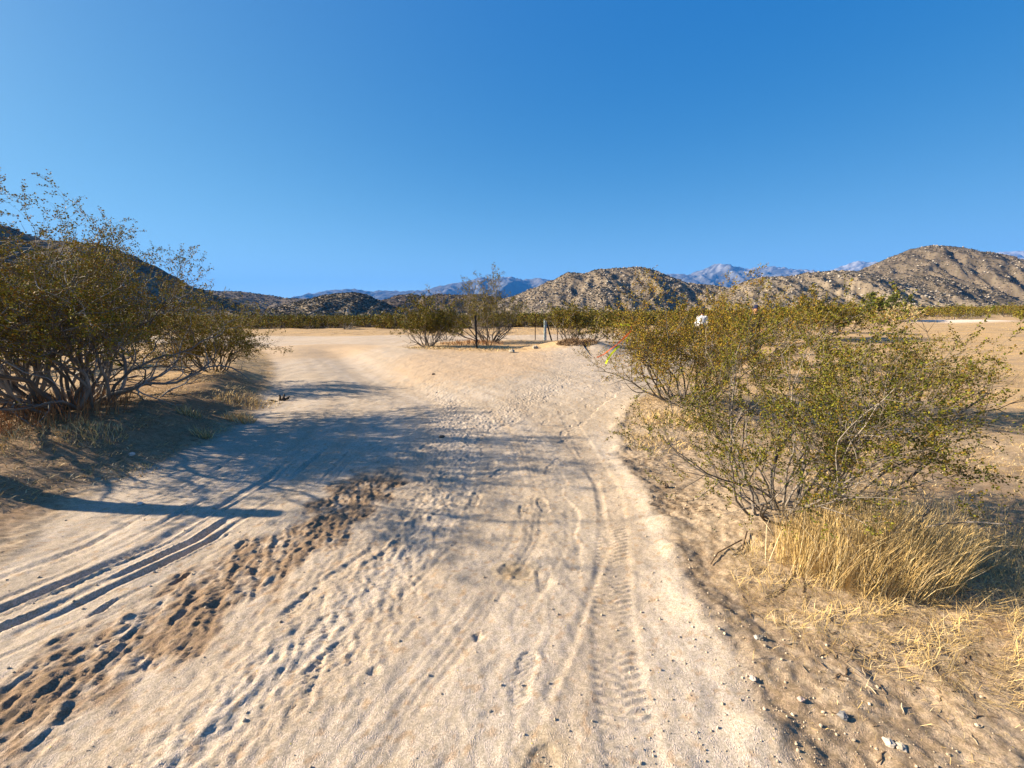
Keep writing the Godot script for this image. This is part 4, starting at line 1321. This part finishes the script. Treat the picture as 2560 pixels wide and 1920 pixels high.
func build_things():
	steel_post("dark studded steel post standing alone in front of the tall island bush", -1.43, -16.3, 1.33, Vector2(-0.05, 0.0), Color(0.018, 0.018, 0.02), 0.038)
	steel_post("thin rusty steel post left of the pale braced post", 1.32, -22.6, 1.45, Vector2(-0.02, 0.0), Color(0.07, 0.03, 0.018), 0.022)
	steel_post("rusty steel post half hidden in the grey-stemmed bush", 2.55, -22.4, 1.4, Vector2(0.0, 0.0), Color(0.10, 0.035, 0.02), 0.022)
	var t := thing("braced_post", "pale blue-grey round fence post with a dark slanting brace", "post", at(1.82, -22.3, 0.0))
	var mb := MB.new()
	mb.tube(PackedVector3Array([V(0, -0.3, 0), V(-0.01, 1.27, 0)]), PackedFloat32Array([0.045, 0.045]), 10, Color(0.34, 0.42, 0.43), 0.0, true)
	part("upright", mb.mesh(), mat.metal, t)
	mb = MB.new()
	mb.tube(PackedVector3Array([V(0.08, -0.3, 0.02), V(0.06, 1.1, 0.02)]), PackedFloat32Array([0.03, 0.03]), 8, Color(0.5, 0.56, 0.58), 0.0, true)
	part("side_pipe", mb.mesh(), mat.metal, t)
	mb = MB.new()
	mb.tube(PackedVector3Array([V(0.10, 1.0, 0), V(0.42, -0.1, 0)]), PackedFloat32Array([0.04, 0.04]), 8, Color(0.04, 0.04, 0.036), 0.0, true)
	part("brace", mb.mesh(), mat.metal, t)
	# wooden post just beyond the picture's left edge, whose shadow lies across the ruts
	t = thing("wooden_post", "weathered grey wooden post on the left bank", "post", at(-5.25, -3.2, 0.0))
	mb = MB.new()
	mb.tube(PackedVector3Array([V(0, -0.3, 0), V(0.01, 0.5, 0), V(-0.01, 1.0, 0.01), V(0, 1.42, 0)]), PackedFloat32Array([0.10, 0.092, 0.08, 0.06]), 10, Color(0.2, 0.16, 0.12), 0.08, true)
	part("shaft", mb.mesh(), mat.wood, t)
	# survey ribbons on the bush
	ribbon("survey_ribbon", "long bright orange survey ribbon blowing from the bush", PackedVector3Array([V(1.83, 1.42, -6.2), V(1.84, 1.33, -6.15), V(1.72, 1.22, -6.1), V(1.60, 1.13, -6.05), V(1.5, 1.07, -6.0), V(1.38, 0.98, -5.98), V(1.28, 0.93, -6.0)]), 0.007, Color(0.85, 0.16, 0.05))
	ribbon("survey_ribbon", "second orange survey ribbon, shorter, knotted to the same twig", PackedVector3Array([V(1.84, 1.35, -6.15), V(1.77, 1.29, -6.1), V(1.68, 1.20, -6.08), V(1.62, 1.15, -6.06)]), 0.011, Color(0.9, 0.2, 0.06))
	ribbon("survey_ribbon", "lime yellow survey ribbon hanging lowest beside the track", PackedVector3Array([V(1.62, 1.10, -6.0), V(1.56, 1.06, -5.98), V(1.49, 0.99, -5.95), V(1.43, 0.90, -5.94), V(1.41, 0.84, -5.95)]), 0.015, Color(0.62, 0.72, 0.03))
	ribbon("survey_ribbon", "short lime yellow ribbon end at the top knot", PackedVector3Array([V(1.83, 1.40, -6.18), V(1.76, 1.42, -6.15), V(1.68, 1.41, -6.12), V(1.64, 1.43, -6.1)]), 0.009, Color(0.62, 0.72, 0.03))
	ribbon("survey_ribbon", "small lime yellow ribbon loop beneath the orange knot", PackedVector3Array([V(1.83, 1.32, -6.12), V(1.79, 1.26, -6.08), V(1.75, 1.20, -6.06), V(1.75, 1.15, -6.06)]), 0.009, Color(0.62, 0.72, 0.03))
	# people
	person("person in a dark cap and black clothes standing among the right bushes", at(9.05, -15.0, 0.0), 0.4 + PI * 0.0 - 0.9, 1.83, Color(0.016, 0.016, 0.015), Color(0.014, 0.014, 0.017), Color(0.02, 0.025, 0.06), true)
	person("person in a white shirt standing farther back among the right bushes", at(9.44, -20.0, 0.0), 2.6, 1.79, Color(0.6, 0.6, 0.62), Color(0.16, 0.13, 0.10), Color(0.1, 0.1, 0.1), false)
	# dead wood and stones
	var r := rng(301)
	t = thing("dead_stump", "gnarled dead stump on the left bank where the track turns", "stump", at(-4.2, -7.1))
	mb = MB.new()
	for k in 5:
		var pts := PackedVector3Array()
		var rs := PackedFloat32Array()
		var p := V(r.randf_range(-0.06, 0.06), -0.03, r.randf_range(-0.06, 0.06))
		var d := V(r.randf_range(-0.8, 0.8), 0.9, r.randf_range(-0.5, 0.5)).normalized()
		for q in 6:
			pts.append(p)
			rs.append(0.035 * (1.0 - 0.13 * q))
			d = (d + rv(r) * 0.4).normalized()
			p += d * 0.035
		mb.tube(pts, rs, 6, Color(0.07, 0.05, 0.035), 0.2)
	part("limbs", mb.mesh(), mat.bark, t)
	var foot := at(1.5, -2.2, 0.0)
	t = thing("dead_branches", "bare dark roots and broken twigs lying at the nearest right bush's foot", "branch", foot)
	for q in [[V(0.42, 0.03, -0.02), V(0.2, 0.02, 0.05), V(0.02, 0.012, 0.2), V(-0.12, 0.006, 0.26)], [V(0.2, 0.02, 0.06), V(0.16, 0.012, 0.16), V(0.1, 0.008, 0.24)], [V(0.1, 0.05, -0.3), V(-0.02, 0.04, -0.14), V(-0.12, 0.02, -0.08)], [V(0.02, 0.05, -0.22), V(-0.2, 0.05, -0.1), V(-0.28, 0.02, -0.02)]]:
		mb = MB.new()
		var pts := PackedVector3Array(q)
		var rs := PackedFloat32Array()
		for k in pts.size():
			rs.append(0.0055 - 0.0011 * k)
			pts[k].y = 0.3 * pts[k].y + 0.003 + ground_y(foot.x + pts[k].x, foot.z + pts[k].z) - foot.y
		mb.tube(pts, rs, 5, Color(0.09, 0.06, 0.04), 0.2)
		part("root", mb.mesh(), mat.bark, t)
	t = thing("leafy_sprig", "small green sprig alone on the stubble right of the small bush", "plant", at(10.6, -8.7))
	var cfg := {"h": 0.42, "w": 0.5, "stems": 8, "seed": 131, "leaf": 0.03, "dens": 0.7, "lo": 1.2, "bare": 0.2, "thick": 0.006, "foot": 0.1, "levels": 2, "lush": 1.6}
	var g := grow(cfg)
	part("stems", g.limbs[0].mesh(), mat.bark, t)
	part("foliage", g.leaves.mesh(), mat.leaf, t, "stuff")
	for s in [[1.18, -1.66, 0.016, Color(0.10, 0.09, 0.08), "small dark grey stone on the right verge, topmost of the verge stones"], [1.165, -1.665, 0.012, Color(0.42, 0.38, 0.33), "pale pebble touching the dark grey stone"], [1.02, -1.45, 0.011, Color(0.42, 0.34, 0.29), "pinkish white pebble below the dark grey stone"], [1.16, -1.36, 0.012, Color(0.38, 0.29, 0.26), "pink pebble in the middle of the right verge"], [1.27, -1.29, 0.014, Color(0.17, 0.165, 0.165), "blue-grey pebble right of the pink one"], [1.37, -1.205, 0.016, Color(0.42, 0.37, 0.31), "white stone near the bottom edge of the picture"], [1.40, -1.19, 0.013, Color(0.38, 0.32, 0.25), "cream pebble beside the white stone"], [-3.05, -3.05, 0.02, Color(0.5, 0.46, 0.42), "pale stone at the left rim of the ruts"], [-4.0, -4.0, 0.025, Color(0.5, 0.46, 0.42), "pale stone on the shaded left bank"], [-0.9, -4.9, 0.03, Color(0.12, 0.08, 0.05), "dark clod on the sand in front of the bush's shadow"], [1.35, -3.3, 0.03, Color(0.12, 0.08, 0.05), "dark bark chip beside the track's right rim"], [0.0, -14.5, 0.10, Color(0.3, 0.26, 0.2), "rounded rock on the front of the island"], [0.9, -15.6, 0.12, Color(0.3, 0.26, 0.2), "low rock beside the small mound"], [-2.0, -10.0, 0.04, Color(0.2, 0.14, 0.09), "small clod in the fork of the track"]]:
		var o := part("stone", rock_mesh(int(s[0] * 997.0 + s[1] * 631.0) + 9000, 6), null, self)
		var m := StandardMaterial3D.new()
		m.albedo_color = Color(s[3].r, s[3].g, s[3].b).linear_to_srgb()
		m.roughness = 0.85
		o.material_override = m
		o.scale = Vector3.ONE * s[2] * 2.2
		o.position = at(s[0], s[1], -s[2] * 0.35)
		tag(o, s[4], "stone")
	# loose gravel on the track and its rim
	var mm := MultiMesh.new()
	mm.transform_format = MultiMesh.TRANSFORM_3D
	mm.use_colors = true
	mm.mesh = mat.rock_mesh
	var ts := []
	for k in 6000:
		var z := -0.9 - pow(r.randf(), 1.8) * 9.0
		var x := along(R_EDGE, z) + r.randfn(0.0, 0.35) if r.randf() < 0.5 else r.randf_range(-6.0, 3.6)
		var s := 0.004 + 0.010 * pow(r.randf(), 7.0)
		ts.append(Transform3D(Basis(rv(r).normalized(), r.randf() * TAU).scaled(Vector3.ONE * s), at(x, z, -s * 0.2)))
	mm.instance_count = ts.size()
	for k in ts.size():
		mm.set_instance_transform(k, ts[k])
		var f := r.randf_range(0.65, 1.2)
		mm.set_instance_color(k, Color(0.46 * f, 0.375 * f, 0.275 * f))
	var mi := MultiMeshInstance3D.new()
	mi.name = "gravel"
	mi.multimesh = mm
	mi.material_override = mat.rock
	add_child(mi)
	tag(mi, "loose pale granite gravel strewn over the track and its rim", "gravel", "", "stuff")
	# broken twigs and bits of bark under the bushes and along both banks
	var tm := MB.new()
	tm.tube(PackedVector3Array([V(-0.5, 0.01, 0), V(-0.1, 0.05, 0.06), V(0.2, 0.03, -0.02), V(0.5, 0.06, 0.05)]), PackedFloat32Array([0.035, 0.045, 0.035, 0.015]), 4, Color.WHITE)
	mm = MultiMesh.new()
	mm.transform_format = MultiMesh.TRANSFORM_3D
	mm.use_colors = true
	mm.mesh = tm.mesh()
	ts = []
	while ts.size() < 3200:
		var q: Array = [[-5.4, -4.6, 1.3], [-4.2, -6.0, 1.6], [-4.6, -3.4, 1.0], [2.0, -2.6, 0.8], [2.6, -1.9, 0.9], [1.7, -1.6, 0.5], [3.3, -6.2, 1.3], [1.6, -4.0, 0.5], [6.1, -6.0, 1.0], [1.3, -3.0, 0.3]][r.randi() % 10]
		var x := r.randfn(q[0], q[2] * 0.6)
		var z := r.randfn(q[1], q[2] * 0.45)
		var y := ground_y(x, z)
		if m_road > 0.6 and r.randf() < 0.93: continue
		var L := 0.012 + 0.06 * pow(r.randf(), 2.5)
		ts.append(Transform3D(Basis(Vector3.UP, r.randf() * TAU).rotated(V(1, 0, 0), r.randf_range(-0.15, 0.15)).scaled(V(L, minf(L, 0.05), L)), V(x, y + 0.001, z)))
	mm.instance_count = ts.size()
	for k in ts.size():
		mm.set_instance_transform(k, ts[k])
		var f := r.randf_range(0.6, 1.4)
		mm.set_instance_color(k, Color(0.15 * f, 0.10 * f, 0.06 * f) if r.randf() < 0.7 else Color(0.36 * f, 0.29 * f, 0.20 * f))
	mi = MultiMeshInstance3D.new()
	mi.name = "twig_litter"
	mi.multimesh = mm
	mi.material_override = mat.bark
	add_child(mi)
	tag(mi, "broken twigs and bark bits strewn under the bushes and along both banks", "litter", "", "stuff")
